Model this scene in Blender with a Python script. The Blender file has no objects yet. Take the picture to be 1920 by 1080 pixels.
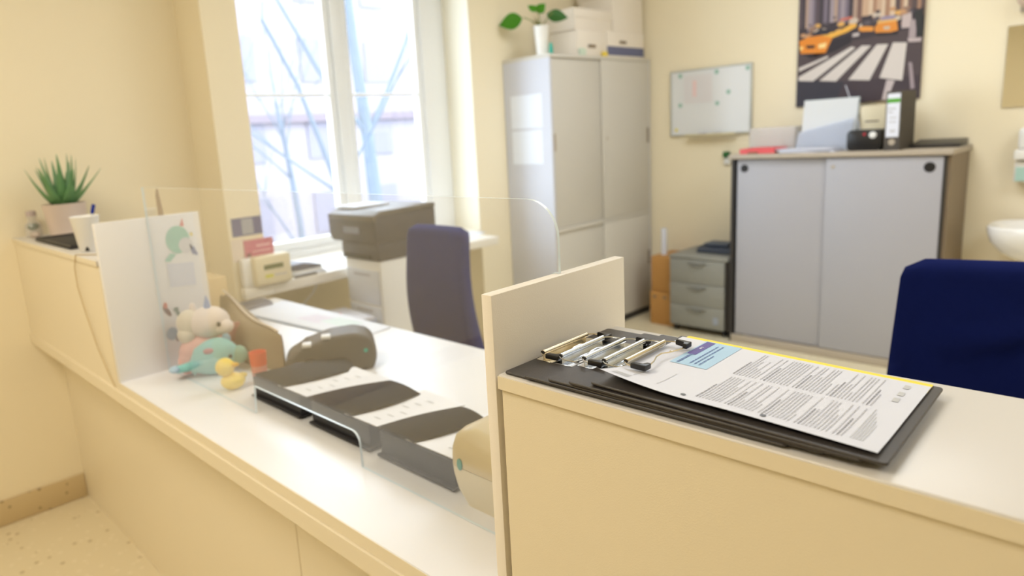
import bpy, bmesh, math, random
from mathutils import Vector, Matrix
random.seed(7)
SC = bpy.context.scene
COL = SC.collection
PI = math.pi

# ------------------------------------------------------------------ camera
cam_d = bpy.data.cameras.new('camera')
cam = bpy.data.objects.new('camera', cam_d)
COL.objects.link(cam)
SC.camera = cam
# rotation rows: camera right / up / back in world axes (from the vanishing points)
_R = [[0.6950904, 0.7162206, -0.0622681], [0.098391, -0.18057, -0.9786285], [-0.7121576, 0.6741087, -0.1959822]]
cam.matrix_world = Matrix(((_R[0][0], -_R[1][0], -_R[2][0], 3.16),
                           (_R[0][1], -_R[1][1], -_R[2][1], 0.0),
                           (_R[0][2], -_R[1][2], -_R[2][2], 1.42),
                           (0, 0, 0, 1)))
cam_d.sensor_width = 36.0
cam_d.lens = 36.0 * 1286.494 / 1920.0
cam_d.shift_x = (960 - 868.050) / 1920.0
cam_d.shift_y = (513.330 - 540) / 1920.0
cam_d.clip_start = 0.02
cam_d.clip_end = 200
cam_d.dof.use_dof = True
cam_d.dof.focus_distance = 0.835
cam_d.dof.aperture_fstop = 3.8

# ------------------------------------------------------------------ world, exposure
SC.view_settings.view_transform = 'Standard'
SC.view_settings.look = 'None'
SC.view_settings.gamma = 1.0
SC.view_settings.exposure = 0.63
SC.view_settings.use_curve_mapping = False
SC.cycles.use_denoising = True
SC.cycles.max_bounces = 10
SC.cycles.diffuse_bounces = 5
SC.cycles.glossy_bounces = 4
SC.cycles.transparent_max_bounces = 16
SC.cycles.transmission_bounces = 6
SC.cycles.sample_clamp_indirect = 6.0
SC.cycles.caustics_reflective = False
SC.cycles.caustics_refractive = False

world = bpy.data.worlds.new('overcast_sky')
SC.world = world
world.use_nodes = True
wn = world.node_tree.nodes
wn['Background'].inputs[0].default_value = (0.80, 0.89, 1.0, 1)
wn['Background'].inputs[1].default_value = 6.5

def area(name, loc, rot, sx, sy, power, col):
    d = bpy.data.lights.new(name, 'AREA')
    d.shape = 'RECTANGLE'; d.size = sx; d.size_y = sy; d.energy = power; d.color = col
    o = bpy.data.objects.new(name, d); COL.objects.link(o)
    o.location = loc; o.rotation_euler = rot
    return o
WARM = (0.84, 0.92, 1.0)
WARM2 = (1.0, 0.90, 0.72)
area('ceiling_light_glow', (1.9, 2.9, 2.80), (0, 0, 0), 1.2, 1.2, 14, WARM)
area('ceiling_light_glow', (4.3, 2.4, 2.80), (0, 0, 0), 1.2, 1.2, 19, WARM)
area('ceiling_light_glow', (1.7, -0.8, 2.80), (0, 0, 0), 1.2, 1.2, 24, WARM2)
# portal in the window opening: guides the sampling of the sky, adds no light of its own
portal = area('window_portal', (-0.225, 2.34, 1.72), (0, -PI/2, 0), 1.8, 1.66, 1, (1, 1, 1))
portal.data.cycles.is_portal = True

# ------------------------------------------------------------------ materials
def s2l(c):
    return tuple(((x/255)/12.92 if x/255 <= 0.04045 else (((x/255)+0.055)/1.055)**2.4) for x in c)
MATS = {}
def mat(name, rgb, rough=0.5, metal=0.0, noise=0.03, scale=6.0, bump=0.0, bscale=200.0, spec=0.5, emit=0.0, trans=0.0, coat=0.0, sheen=0.0):
    if name in MATS: return MATS[name]
    m = bpy.data.materials.new(name); m.use_nodes = True
    nt = m.node_tree; n = nt.nodes; L = nt.links
    b = n['Principled BSDF']
    c = s2l(rgb)
    tc = n.new('ShaderNodeTexCoord')
    if noise > 0:
        nz = n.new('ShaderNodeTexNoise'); nz.inputs['Scale'].default_value = scale; nz.inputs['Detail'].default_value = 4
        L.new(tc.outputs['Object'], nz.inputs['Vector'])
        mx = n.new('ShaderNodeMix'); mx.data_type = 'RGBA'
        mx.inputs[6].default_value = tuple(min(1, x*(1-noise)) for x in c)+(1,)
        mx.inputs[7].default_value = tuple(min(1, x*(1+noise)) for x in c)+(1,)
        L.new(nz.outputs['Fac'], mx.inputs[0]); L.new(mx.outputs[2], b.inputs['Base Color'])
    else:
        b.inputs['Base Color'].default_value = c+(1,)
    b.inputs['Roughness'].default_value = rough
    b.inputs['Metallic'].default_value = metal
    b.inputs['Specular IOR Level'].default_value = spec
    if coat: b.inputs['Coat Weight'].default_value = coat
    if sheen: b.inputs['Sheen Weight'].default_value = sheen; b.inputs['Sheen Roughness'].default_value = 0.4
    if emit:
        b.inputs['Emission Color'].default_value = c+(1,); b.inputs['Emission Strength'].default_value = emit
    if trans: b.inputs['Transmission Weight'].default_value = trans
    if bump:
        n2 = n.new('ShaderNodeTexNoise'); n2.inputs['Scale'].default_value = bscale; n2.inputs['Detail'].default_value = 3
        L.new(tc.outputs['Object'], n2.inputs['Vector'])
        bp = n.new('ShaderNodeBump'); bp.inputs['Strength'].default_value = bump; bp.inputs['Distance'].default_value = 0.002
        L.new(n2.outputs['Fac'], bp.inputs['Height']); L.new(bp.outputs[0], b.inputs['Normal'])
    MATS[name] = m
    return m

def clear_mat(name, tint=(1, 1, 1), base=0.04, rough=0.0, haze=0.0, hazecol=(0.9, 0.9, 0.9)):
    """thin clear sheet: transparent + mirror by angle (same from both sides)"""
    if name in MATS: return MATS[name]
    m = bpy.data.materials.new(name); m.use_nodes = True
    nt = m.node_tree; n = nt.nodes; L = nt.links
    n.remove(n['Principled BSDF']); out = n['Material Output']
    lw = n.new('ShaderNodeLayerWeight'); lw.inputs['Blend'].default_value = 0.5
    pw = n.new('ShaderNodeMath'); pw.operation = 'POWER'; pw.inputs[1].default_value = 5
    ma = n.new('ShaderNodeMath'); ma.operation = 'MULTIPLY_ADD'; ma.inputs[1].default_value = 1-base; ma.inputs[2].default_value = base
    L.new(lw.outputs['Facing'], pw.inputs[0]); L.new(pw.outputs[0], ma.inputs[0])
    t = n.new('ShaderNodeBsdfTransparent'); t.inputs[0].default_value = tint+(1,)
    g = n.new('ShaderNodeBsdfGlossy'); g.inputs['Roughness'].default_value = rough; g.inputs[0].default_value = (1, 1, 1, 1)
    mx = n.new('ShaderNodeMixShader')
    L.new(ma.outputs[0], mx.inputs[0]); L.new(t.outputs[0], mx.inputs[1]); L.new(g.outputs[0], mx.inputs[2])
    last = mx
    if haze:
        d = n.new('ShaderNodeBsdfDiffuse'); d.inputs[0].default_value = hazecol+(1,)
        m2 = n.new('ShaderNodeMixShader'); m2.inputs[0].default_value = haze
        L.new(mx.outputs[0], m2.inputs[1]); L.new(d.outputs[0], m2.inputs[2]); last = m2
    L.new(last.outputs[0], out.inputs['Surface'])
    MATS[name] = m
    return m

def terrazzo(name, base, dark, light):
    m = bpy.data.materials.new(name); m.use_nodes = True
    nt = m.node_tree; n = nt.nodes; L = nt.links; b = n['Principled BSDF']
    tc = n.new('ShaderNodeTexCoord')
    v = n.new('ShaderNodeTexVoronoi'); v.inputs['Scale'].default_value = 38
    L.new(tc.outputs['Object'], v.inputs['Vector'])
    r = n.new('ShaderNodeValToRGB'); r.color_ramp.interpolation = 'CONSTANT'
    cr = r.color_ramp; cr.elements[0].position = 0.0; cr.elements[0].color = s2l(dark)+(1,)
    cr.elements[1].position = 0.10; cr.elements[1].color = s2l(base)+(1,)
    e = cr.elements.new(0.72); e.color = s2l(light)+(1,)
    sep = n.new('ShaderNodeSeparateColor'); L.new(v.outputs['Color'], sep.inputs[0]); L.new(sep.outputs[0], r.inputs[0])
    v2 = n.new('ShaderNodeTexVoronoi'); v2.inputs['Scale'].default_value = 38
    L.new(tc.outputs['Object'], v2.inputs['Vector'])
    lt = n.new('ShaderNodeMath'); lt.operation = 'LESS_THAN'; lt.inputs[1].default_value = 0.32
    L.new(v2.outputs['Distance'], lt.inputs[0])
    mx = n.new('ShaderNodeMix'); mx.data_type = 'RGBA'; mx.inputs[6].default_value = s2l(base)+(1,)
    L.new(lt.outputs[0], mx.inputs[0]); L.new(r.outputs[0], mx.inputs[7]); L.new(mx.outputs[2], b.inputs['Base Color'])
    b.inputs['Roughness'].default_value = 0.35
    MATS[name] = m
    return m

M_WALL = mat('wall_paint', (243, 232, 205), 0.85, noise=0.015, scale=2, bump=0.15, bscale=90)
M_CEIL = mat('ceiling_paint', (245, 243, 236), 0.9)
M_FLOOR = terrazzo('floor_terrazzo', (224, 212, 182), (190, 174, 138), (232, 220, 194))
M_BASE = terrazzo('baseboard_terrazzo', (208, 188, 148), (160, 140, 104), (216, 198, 160))
M_LAM = mat('laminate', (234, 223, 198), 0.42, noise=0.012, scale=3, bump=0.12, bscale=600, spec=0.4)
M_LAMW = mat('laminate_white', (238, 237, 238), 0.30, noise=0.01, scale=3, bump=0.05, bscale=600, spec=0.5)
M_EDGE = mat('counter_top', (216, 212, 208), 0.35, noise=0.01)
M_UPVC = mat('window_plastic', (236, 238, 240), 0.35, noise=0.01)
M_SILL = mat('sill_white', (240, 236, 228), 0.4, noise=0.01)
M_REVEAL = mat('reveal_paint', (240, 234, 215), 0.8, noise=0.01)
M_GREYC = mat('cabinet_grey', (206, 202, 194), 0.65, noise=0.015, bump=0.05)
M_GREYS = mat('cabinet_side_grey', (206, 208, 218), 0.7, noise=0.015)
M_LOWD = mat('cabinet_door_grey', (168, 167, 174), 0.5, noise=0.015)
M_TAUPE = mat('cabinet_top_taupe', (176, 164, 148), 0.5, noise=0.02)
M_BROWNG = mat('cabinet_side_taupe', (128, 112, 92), 0.5, noise=0.03)
M_DARK = mat('dark_frame', (52, 48, 46), 0.5, noise=0.03)
M_BLACK = mat('black_plastic', (26, 25, 27), 0.35, noise=0.05, bump=0.06)
M_BLACKM = mat('black_matte', (38, 36, 38), 0.6, noise=0.05, bump=0.1)
M_BOARD = mat('clipboard_vinyl', (62, 58, 57), 0.42, noise=0.03, bump=0.25, bscale=900)
M_CHROME = mat('chrome', (222, 226, 232), 0.16, metal=1.0, noise=0.01)
M_BRASS = mat('warm_chrome', (222, 212, 190), 0.18, metal=1.0, noise=0.01)
M_PAPER = mat('paper', (220, 223, 236), 0.7, noise=0.01)
M_PAPER2 = mat('paper_cool', (228, 233, 244), 0.7, noise=0.02)
M_YEL = mat('yellow_paper', (255, 226, 64), 0.6, noise=0.01)
M_BLUEP = mat('light_blue_print', (172, 206, 234), 0.6, noise=0.01)
M_PURP = mat('violet_print', (96, 86, 158), 0.6, noise=0.01)
M_INK = mat('grey_ink', (186, 186, 192), 0.7, noise=0.02)
M_INKB = mat('blue_ink', (112, 134, 184), 0.7, noise=0.02)
M_INKL = mat('pale_grey_ink', (198, 200, 204), 0.7, noise=0.02)
M_BLUE = mat('blue_fabric', (6, 20, 80), 0.9, noise=0.12, scale=12, bump=0.4, bscale=500, spec=0.15)
M_BLUE2 = mat('blue_fabric_far', (30, 48, 112), 0.9, noise=0.12, scale=12, bump=0.4, bscale=500, spec=0.2)
M_PED = mat('pedestal_grey', (140, 140, 134), 0.5, noise=0.02)
M_CARD = mat('cardboard', (186, 138, 78), 0.85, noise=0.06, scale=8)
M_WPLAST = mat('white_plastic', (236, 235, 232), 0.35, noise=0.01)
M_CREAMP = mat('cream_plastic', (226, 214, 182), 0.4, noise=0.015)
M_CREAMD = mat('cream_plastic_lid', (206, 188, 146), 0.4, noise=0.015)
M_TEAL = mat('teal_mark', (38, 170, 150), 0.4, noise=0.0)
M_GRN = mat('aloe_green', (104, 152, 100), 0.45, noise=0.25, scale=14)
M_GRN2 = mat('bright_leaf', (92, 168, 40), 0.4, noise=0.2, scale=8)
M_STEM = mat('stem_green', (120, 130, 60), 0.6, noise=0.1)
M_POT = mat('pinkish_pot', (218, 202, 192), 0.6, noise=0.04)
M_SOIL = mat('soil', (66, 50, 36), 0.95, noise=0.3, scale=40)
M_ARCH = mat('archive_box_white', (238, 230, 220), 0.8, noise=0.02)
M_ARCHB = mat('box_blue_band', (104, 108, 140), 0.7, noise=0.03)
M_CERAM = mat('white_ceramic', (240, 238, 236), 0.15, noise=0.005, coat=0.5)
M_MIRROR = mat('mirror_silver', (235, 238, 236), 0.03, metal=1.0, noise=0.0)
M_TAUPEF = mat('taupe_fabric', (152, 136, 112), 0.9, noise=0.1, scale=10, bump=0.3)
M_GLASS = clear_mat('window_glass', (0.97, 0.99, 1.0))
M_ACRYL = clear_mat('acrylic_sheet', (0.975, 0.98, 0.985), base=0.068, haze=0.004, hazecol=(0.95, 0.93, 0.9))
M_ACEDGE = mat('acrylic_edge_glow', (232, 244, 250), 0.25, noise=0.0)  # pale blue-white colour stands in for light piped to the sheet's edges
M_CLEARP = clear_mat('clear_plastic', (0.95, 0.95, 0.96), base=0.06, haze=0.22, hazecol=(0.9, 0.88, 0.88))
M_BARK = mat('bark', (84, 92, 102), 0.9, noise=0.15, scale=5, bump=0.5, bscale=30)
M_LIGHT = mat('lamp_diffuser', (255, 252, 248), 0.6, noise=0.0, emit=1.5)

def col(rgb, rough=0.7, **k):
    return mat('colour_%d_%d_%d' % tuple(int(x) for x in rgb), rgb, rough, noise=k.pop('noise', 0.03), **k)

# ------------------------------------------------------------------ mesh helpers
def B(): return bmesh.new()
def box(bm, x0, x1, y0, y1, z0, z1, bev=0.0, seg=2, mi=0):
    r = bmesh.ops.create_cube(bm, size=1.0)
    vs = r['verts']
    for v in vs:
        v.co = Vector(((x0+x1)/2 + v.co.x*(x1-x0), (y0+y1)/2 + v.co.y*(y1-y0), (z0+z1)/2 + v.co.z*(z1-z0)))
    fs = list({f for v in vs for f in v.link_faces})
    for f in fs: f.material_index = mi
    if bev > 0:
        es = list({e for v in vs for e in v.link_edges})
        bmesh.ops.bevel(bm, geom=es, offset=bev, segments=seg, profile=0.5, affect='EDGES', material=-1)
    return vs
def prism(bm, pts, axis, a0, a1, mi=0, bev=0.0, bseg=2):
    """pts 2D polygon; axis 'x': pts=(y,z); 'y': pts=(x,z); 'z': pts=(x,y)"""
    def mk(p, a):
        if axis == 'x': return Vector((a, p[0], p[1]))
        if axis == 'y': return Vector((p[0], a, p[1]))
        return Vector((p[0], p[1], a))
    A = [bm.verts.new(mk(p, a0)) for p in pts]; Bv = [bm.verts.new(mk(p, a1)) for p in pts]
    fs = [bm.faces.new(A), bm.faces.new(Bv[::-1])]
    n = len(pts)
    for i in range(n):
        fs.append(bm.faces.new((A[i], Bv[i], Bv[(i+1) % n], A[(i+1) % n])))
    for f in fs: f.material_index = mi
    if bev > 0:
        es = list({e for f in fs for e in f.edges})
        bmesh.ops.bevel(bm, geom=es, offset=bev, segments=bseg, profile=0.5, affect='EDGES', material=-1)
    return fs
def rrect(x0, x1, y0, y1, r, seg=6):
    out = []
    for cx, cy, a in ((x1-r, y1-r, 0), (x0+r, y1-r, 90), (x0+r, y0+r, 180), (x1-r, y0+r, 270)):
        for i in range(seg+1):
            t = math.radians(a+90*i/seg); out.append((cx+r*math.cos(t), cy+r*math.sin(t)))
    return out
def tube(bm, pts, r, seg=8, mi=0, closed=False, taper=None):
    pts = [Vector(p) for p in pts]; rings = []
    n = len(pts); prev = None
    for i, p in enumerate(pts):
        if closed: d = (pts[(i+1) % n]-pts[i-1])
        else: d = pts[min(i+1, n-1)]-pts[max(i-1, 0)]
        d.normalize()
        up = prev if prev is not None else (Vector((0, 0, 1)) if abs(d.z) < 0.9 else Vector((1, 0, 0)))
        a = d.cross(up)
        if a.length < 1e-6: a = d.cross(Vector((0, 1, 0)))
        a.normalize(); b = a.cross(d).normalized(); prev = b
        rr = r if taper is None else taper[i]
        rings.append([bm.verts.new(p+a*math.cos(2*PI*k/seg)*rr+b*math.sin(2*PI*k/seg)*rr) for k in range(seg)])
    rng = range(n) if closed else range(n-1)
    for i in rng:
        A = rings[i]; Bq = rings[(i+1) % n]
        for k in range(seg):
            f = bm.faces.new((A[k], A[(k+1) % seg], Bq[(k+1) % seg], Bq[k])); f.material_index = mi
    if not closed:
        bm.faces.new(rings[0][::-1]).material_index = mi; bm.faces.new(rings[-1]).material_index = mi
def lathe(bm, prof, cx=0, cy=0, seg=32, mi=0, M=None):
    rings = []
    for (r, z) in prof:
        ring = []
        for k in range(seg):
            v = Vector((cx+max(r, 1e-4)*math.cos(2*PI*k/seg), cy+max(r, 1e-4)*math.sin(2*PI*k/seg), z))
            if M is not None: v = M @ v
            ring.append(bm.verts.new(v))
        rings.append(ring)
    for i in range(len(rings)-1):
        for k in range(seg):
            f = bm.faces.new((rings[i][k], rings[i][(k+1) % seg], rings[i+1][(k+1) % seg], rings[i+1][k])); f.material_index = mi
    bm.faces.new(rings[0][::-1]).material_index = mi; bm.faces.new(rings[-1]).material_index = mi
def ball(bm, c, r, sx=1, sy=1, sz=1, u=20, v=14, mi=0, rot=None):
    res = bmesh.ops.create_uvsphere(bm, u_segments=u, v_segments=v, radius=1.0)
    for w in res['verts']:
        p = Vector((w.co.x*r*sx, w.co.y*r*sy, w.co.z*r*sz))
        if rot is not None: p = rot @ p
        w.co = p+Vector(c)
    for f in {f for w in res['verts'] for f in w.link_faces}: f.material_index = mi
def quad(bm, pts, mi=0):
    f = bm.faces.new([bm.verts.new(Vector(p)) for p in pts]); f.material_index = mi
    return f

def wloc(o):
    m = Matrix.Identity(4)
    while o is not None:
        m = o.matrix_basis @ m if True else m
        o = o.parent
    return m
def obj(name, bm, m, parent=None, world=True, smooth=40):
    if parent is not None and world:
        inv = wloc(parent).inverted()
        bmesh.ops.transform(bm, matrix=inv, verts=bm.verts)
    bmesh.ops.recalc_face_normals(bm, faces=bm.faces)
    me = bpy.data.meshes.new(name)
    off = None
    if parent is None:
        xs = [v.co for v in bm.verts]
        off = Vector(((min(v.x for v in xs)+max(v.x for v in xs))/2, (min(v.y for v in xs)+max(v.y for v in xs))/2, min(v.z for v in xs)))
        bmesh.ops.translate(bm, verts=bm.verts, vec=-off)
    bm.to_mesh(me); bm.free()
    ms = m if isinstance(m, (list, tuple)) else [m]
    for x in ms: me.materials.append(x)
    me.polygons.foreach_set('use_smooth', [True]*len(me.polygons))
    me.set_sharp_from_angle(angle=math.radians(smooth))
    o = bpy.data.objects.new(name, me); COL.objects.link(o)
    if parent is not None: o.parent = parent
    if off is not None: o.location = off
    return o
def tag(o, label, cat, group=None, kind=None):
    if label: o['label'] = label
    if cat: o['category'] = cat
    if group: o['group'] = group
    if kind: o['kind'] = kind
    return o
def thing(name, label, cat, loc, rotz=0, group=None):
    o = bpy.data.objects.new(name, None); COL.objects.link(o)
    o.empty_display_size = 0.05
    o.location = loc; o.rotation_euler = (0, 0, rotz)
    return tag(o, label, cat, group)
def struct(name, bm=None, m=None, parent=None, loc=(0, 0, 0)):
    if bm is None:
        o = bpy.data.objects.new(name, None); COL.objects.link(o); o.location = loc
    else: o = obj(name, bm, m, parent)
    if parent is None: o['kind'] = 'structure'
    return o
def copy_thing(r, loc, rotz, label, group=None):
    c = r.copy(); COL.objects.link(c); c.location = loc; c.rotation_euler = (0, 0, rotz)
    c['label'] = label
    if group: c['group'] = group
    for ch in list(r.children):
        d = ch.copy(); COL.objects.link(d); d.parent = c
        for g in list(ch.children):
            e = g.copy(); COL.objects.link(e); e.parent = d
    return c
def fixmat(o):
    """matrix_basis from loc/rot without waiting for a depsgraph update"""
    return o

# ------------------------------------------------------------------ the room
X1, Y0, Y1, ZC = 5.6, -3.5, 4.64, 2.85
WY0, WY1, WZ1 = 1.505, 3.18, 2.62          # window opening
bm = B(); box(bm, -0.35, X1+0.2, Y0-0.2, Y1+0.2, -0.12, 0); struct('floor', bm, M_FLOOR)
bm = B(); box(bm, -0.35, X1+0.2, Y0-0.2, Y1+0.2, ZC, ZC+0.15); struct('ceiling', bm, M_CEIL)
bm = B()
box(bm, -0.35, 0, Y0-0.2, WY0, 0, ZC)
box(bm, -0.35, 0, WY1, Y1+0.2, 0, ZC)
box(bm, -0.35, 0, WY0, WY1, WZ1, ZC)
box(bm, -0.35, -0.14, WY0, WY1, 0, 0.755)
struct('wall_left', bm, M_WALL)
bm = B(); box(bm, 0, 0.25, 1.34, WY0, 0, ZC); struct('wall_pier', bm, M_WALL)
bm = B(); box(bm, 0, X1+0.2, Y1, Y1+0.2, 0, ZC); struct('wall_back', bm, M_WALL)
bm = B(); box(bm, X1, X1+0.2, Y0, Y1, 0, ZC); struct('wall_right', bm, M_WALL)
bm = B(); box(bm, 0, X1, Y0-0.2, Y0, 0, ZC); struct('wall_front', bm, M_WALL)
bm = B(); box(bm, 0, 0.014, Y0+0.02, 0.667, 0, 0.105, 0.004); struct('baseboard_left', bm, M_BASE)
bm = B(); box(bm, 0.45, X1, Y1-0.014, Y1, 0, 0.10, 0.004); struct('baseboard_back', bm, M_BASE)

# window: frame, two sashes, muntins, panes, sill, painted reveal
win = struct('window_1', loc=(-0.2, 2.34, 0.81))
bm = B()
fx0, fx1 = -0.32, -0.235
box(bm, fx0, fx1, WY0, 1.72, 0.81, WZ1, 0.004)
box(bm, fx0, fx1, 2.98, WY1, 0.81, WZ1, 0.004)
box(bm, fx0, fx1, 2.315, 2.395, 0.81, WZ1, 0.004)
box(bm, fx0, fx1, 1.72, 2.98, 0.81, 0.855, 0.004)
box(bm, fx0, fx1, 1.72, 2.98, WZ1-0.06, WZ1, 0.004)
obj('window_frame', bm, M_UPVC, win)
for (ya, yb) in ((1.72, 2.315), (2.395, 2.98)):
    bm = B(); sx0, sx1 = -0.30, -0.25
    box(bm, sx0, sx1, ya, ya+0.042, 0.855, WZ1-0.06, 0.005)
    box(bm, sx0, sx1, yb-0.042, yb, 0.855, WZ1-0.06, 0.005)
    box(bm, sx0, sx1, ya+0.042, yb-0.042, 0.855, 0.905, 0.005)
    box(bm, sx0, sx1, ya+0.042, yb-0.042, WZ1-0.11, WZ1-0.06, 0.005)
    box(bm, -0.285, -0.262, ya+0.042, yb-0.042, 1.690, 1.708, 0.003)
    sash = obj('sash', bm, M_UPVC, win)
    bm = B(); box(bm, -0.278, -0.274, ya+0.042, yb-0.042, 0.905, WZ1-0.11)
    obj('pane', bm, M_GLASS, sash)
bm = B()
box(bm, -0.235, 0.0, WY0+0.001, WY1-0.001, 0.76, 0.81, 0.0)
box(bm, 0.0, 0.30, WY0+0.001, 3.03, 0.76, 0.81, 0.006)
box(bm, 0.251, 0.30, 1.36, WY0+0.001, 0.76, 0.81, 0.004)
obj('sill', bm, M_SILL, win)
bm = B(); box(bm, -0.234, -0.001, WY1-0.006, WY1, 0.81, WZ1); box(bm, -0.234, -0.001, WY0, WY0+0.006, 0.81, WZ1)
obj('reveal_lining', bm, M_REVEAL, win)
# a roll of cable hanging under the sill
bm = B(); tube(bm, [(0.20, 1.80, 0.757), (0.19, 1.77, 0.70), (0.15, 1.70, 0.62), (0.10, 1.62, 0.50), (0.06, 1.58, 0.30), (0.05, 1.57, 0.004)], 0.006)
tag(obj('cable', bm, M_WPLAST), 'thin white cable hanging below the window sill beside the copier', 'cable')

# ceiling lamps (above the frame, light the room)
lamps = []
lamp0 = thing('ceiling_light', 'square ceiling light panel above the filing cabinets', 'ceiling light', (1.9, 2.9, ZC-0.045), 0, 'square ceiling lights')
bm = B(); box(bm, -0.63, 0.63, -0.63, -0.60, 0, 0.045); box(bm, -0.63, 0.63, 0.60, 0.63, 0, 0.045)
box(bm, -0.63, -0.60, -0.60, 0.60, 0, 0.045); box(bm, 0.60, 0.63, -0.60, 0.60, 0, 0.045)
obj('lamp_frame', bm, M_WPLAST, lamp0, world=False)
bm = B(); box(bm, -0.6, 0.6, -0.6, 0.6, 0.02, 0.04)
obj('diffuser', bm, M_LIGHT, lamp0, world=False)
copy_thing(lamp0, (4.3, 2.4, ZC-0.045), 0, 'square ceiling light panel above the blue chair')
copy_thing(lamp0, (1.7, -0.8, ZC-0.045), 0, 'square ceiling light panel in front of the counter')

# ------------------------------------------------------------------ reception counter
HZ = 1.132   # raised counter top
LZ = 0.778   # low worktop
desk = thing('reception_desk', 'long low white reception desk with cream front between the divider panels', 'desk', (1.3, 0.75, 0))
bm = B(); box(bm, 0.0, 1.855, 0.668, 0.686, 0.0, 0.70); obj('front_panel', bm, M_LAM, desk)
bm = B(); box(bm, 1.858, 2.578, 0.668, 0.686, 0.0, 0.70); obj('front_panel', bm, M_LAM, desk)
bm = B(); box(bm, 0.0, 2.578, 0.5700, 0.667, 0.712, 0.7510, 0.0012, 1); obj('fascia', bm, M_LAM, desk)
bm = B(); box(bm, 1.052, 2.579, 0.576, 1.42, 0.7515, LZ, 0.0015, 1)
box(bm, 0.45, 1.052, 0.835, 1.42, 0.7515, LZ, 0.0)
obj('worktop', bm, M_LAMW, desk)
bm = B(); box(bm, 1.053, 2.579, 0.5750, 0.5759, 0.7517, LZ-0.0012); obj('edge_strip', bm, M_LAM, desk)
for xx in (0.50, 1.50, 2.50):
    bm = B(); box(bm, xx, xx+0.025, 0.70, 1.36, 0, 0.7515); obj('side_panel', bm, M_LAM, desk)

lr = thing('raised_counter', 'raised cream counter at the wall carrying the aloe plant', 'counter', (0.5, 0.70, 0.712))
bm = B(); box(bm, 0.0, 1.050, 0.576, 0.594, 0.751, 1.122); obj('front_panel', bm, M_LAM, lr)
bm = B(); box(bm, 0.0, 1.050, 0.572, 0.832, 1.122, 1.140, 0.003); obj('top', bm, M_EDGE, lr)
bm = B(); box(bm, 0.0, 1.050, 0.5708, 0.5719, 1.1225, 1.1375); obj('edge_strip', bm, M_LAM, lr)
bm = B(); box(bm, 0.0, 1.050, 0.814, 0.832, 0.751, 1.122); obj('back_panel', bm, M_LAM, lr)

rr = thing('raised_counter', 'raised cream counter carrying the stack of clipboards', 'counter', (3.4, 0.70, 0))
bm = B(); box(bm, 2.603, 4.9, 0.575, 0.832, 1.1135, HZ, 0.0022, 3); obj('top', bm, M_EDGE, rr)
bm = B(); box(bm, 2.6035, 4.9, 0.5738, 0.5749, 1.1137, HZ-0.0020); obj('edge_strip', bm, M_LAM, rr)
bm = B(); box(bm, 2.606, 4.9, 0.5785, 0.597, 0.0, 1.113); obj('front_panel', bm, M_LAM, rr)
bm = B(); box(bm, 2.606, 4.9, 0.812, 0.830, 0.0, 1.113); obj('back_panel', bm, M_LAM, rr)
bm = B(); box(bm, 2.5985, 2.606, 0.596, 0.83, 0.0, 1.10); obj('filler_strip', bm, M_LAM, rr)

bm = B(); box(bm, 2.581, 2.598, 0.576, 0.863, 0.0, 1.230, 0.0012, 2)
tag(obj('divider_panel', bm, mat('divider_laminate', (238, 231, 220), 0.42, noise=0.012, scale=3, bump=0.12, bscale=600)), 'tall cream divider panel between low desk and clipboards counter', 'divider')
ldiv = thing('divider_panel', 'white divider panel with stickers beside the aloe counter', 'divider', (1.06, 0.72, LZ))
bm = B(); box(bm, 1.052, 1.070, 0.576, 0.875, LZ, 1.245, 0.0012, 2); obj('board', bm, M_LAMW, ldiv)

def flat(bm, pts, plane, at, mi=0):
    if plane == 'x': quad(bm, [(at, p[0], p[1]) for p in pts], mi)
    elif plane == 'y': quad(bm, [(p[0], at, p[1]) for p in pts], mi)
    else: quad(bm, [(p[0], p[1], at) for p in pts], mi)
def ell(cy, cz, ry, rz, n=20, rot=0.0, a0=0, a1=360):
    return [(cy+ry*math.cos(math.radians(a0+(a1-a0)*i/n))*math.cos(rot)-rz*math.sin(math.radians(a0+(a1-a0)*i/n))*math.sin(rot),
             cz+ry*math.cos(math.radians(a0+(a1-a0)*i/n))*math.sin(rot)+rz*math.sin(math.radians(a0+(a1-a0)*i/n))*math.cos(rot)) for i in range(n)]
# plain printed sea creature sticker and small animal stickers on the left divider
bm = B()
flat(bm, ell(0.800, 1.168, 0.036, 0.042), 'x', 1.0712, 0)
flat(bm, [(0.772, 1.13), (0.79, 1.125), (0.768, 1.105), (0.752, 1.11)], 'x', 1.0714, 0)
flat(bm, ell(0.822, 1.148, 0.022, 0.024), 'x', 1.0716, 1)
flat(bm, [(0.812, 1.208), (0.824, 1.206), (0.822, 1.232)], 'x', 1.0716, 2)
flat(bm, [(0.838, 1.178), (0.848, 1.172), (0.844, 1.186)], 'x', 1.0716, 3)
flat(bm, [(0.832, 1.150), (0.846, 1.140), (0.856, 1.112), (0.838, 1.118)], 'x', 1.0716, 4)
obj('sticker', bm, [col((160, 210, 192)), col((222, 222, 226)), col((240, 150, 140)), col((236, 214, 70)), col((140, 148, 184))], ldiv)
bm = B(); flat(bm, [(0.758, 1.10), (0.838, 1.093), (0.838, 1.022), (0.758, 1.028)], 'x', 1.0712)
obj('label_sheet', bm, M_PAPER, ldiv)
bm = B(); flat(bm, ell(0.738, 0.958, 0.007, 0.020, rot=0.5), 'x', 1.0712, 0); flat(bm, ell(0.735, 0.976, 0.006, 0.010), 'x', 1.0714, 1)
obj('sticker', bm, [col((112, 70, 52)), col((214, 122, 92))], ldiv)
bm = B(); flat(bm, ell(0.772, 0.938, 0.006, 0.022, rot=0.4), 'x', 1.0712, 0); flat(bm, ell(0.765, 0.958, 0.008, 0.007), 'x', 1.0714, 0)
obj('sticker', bm, [col((96, 122, 106))], ldiv)
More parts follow.
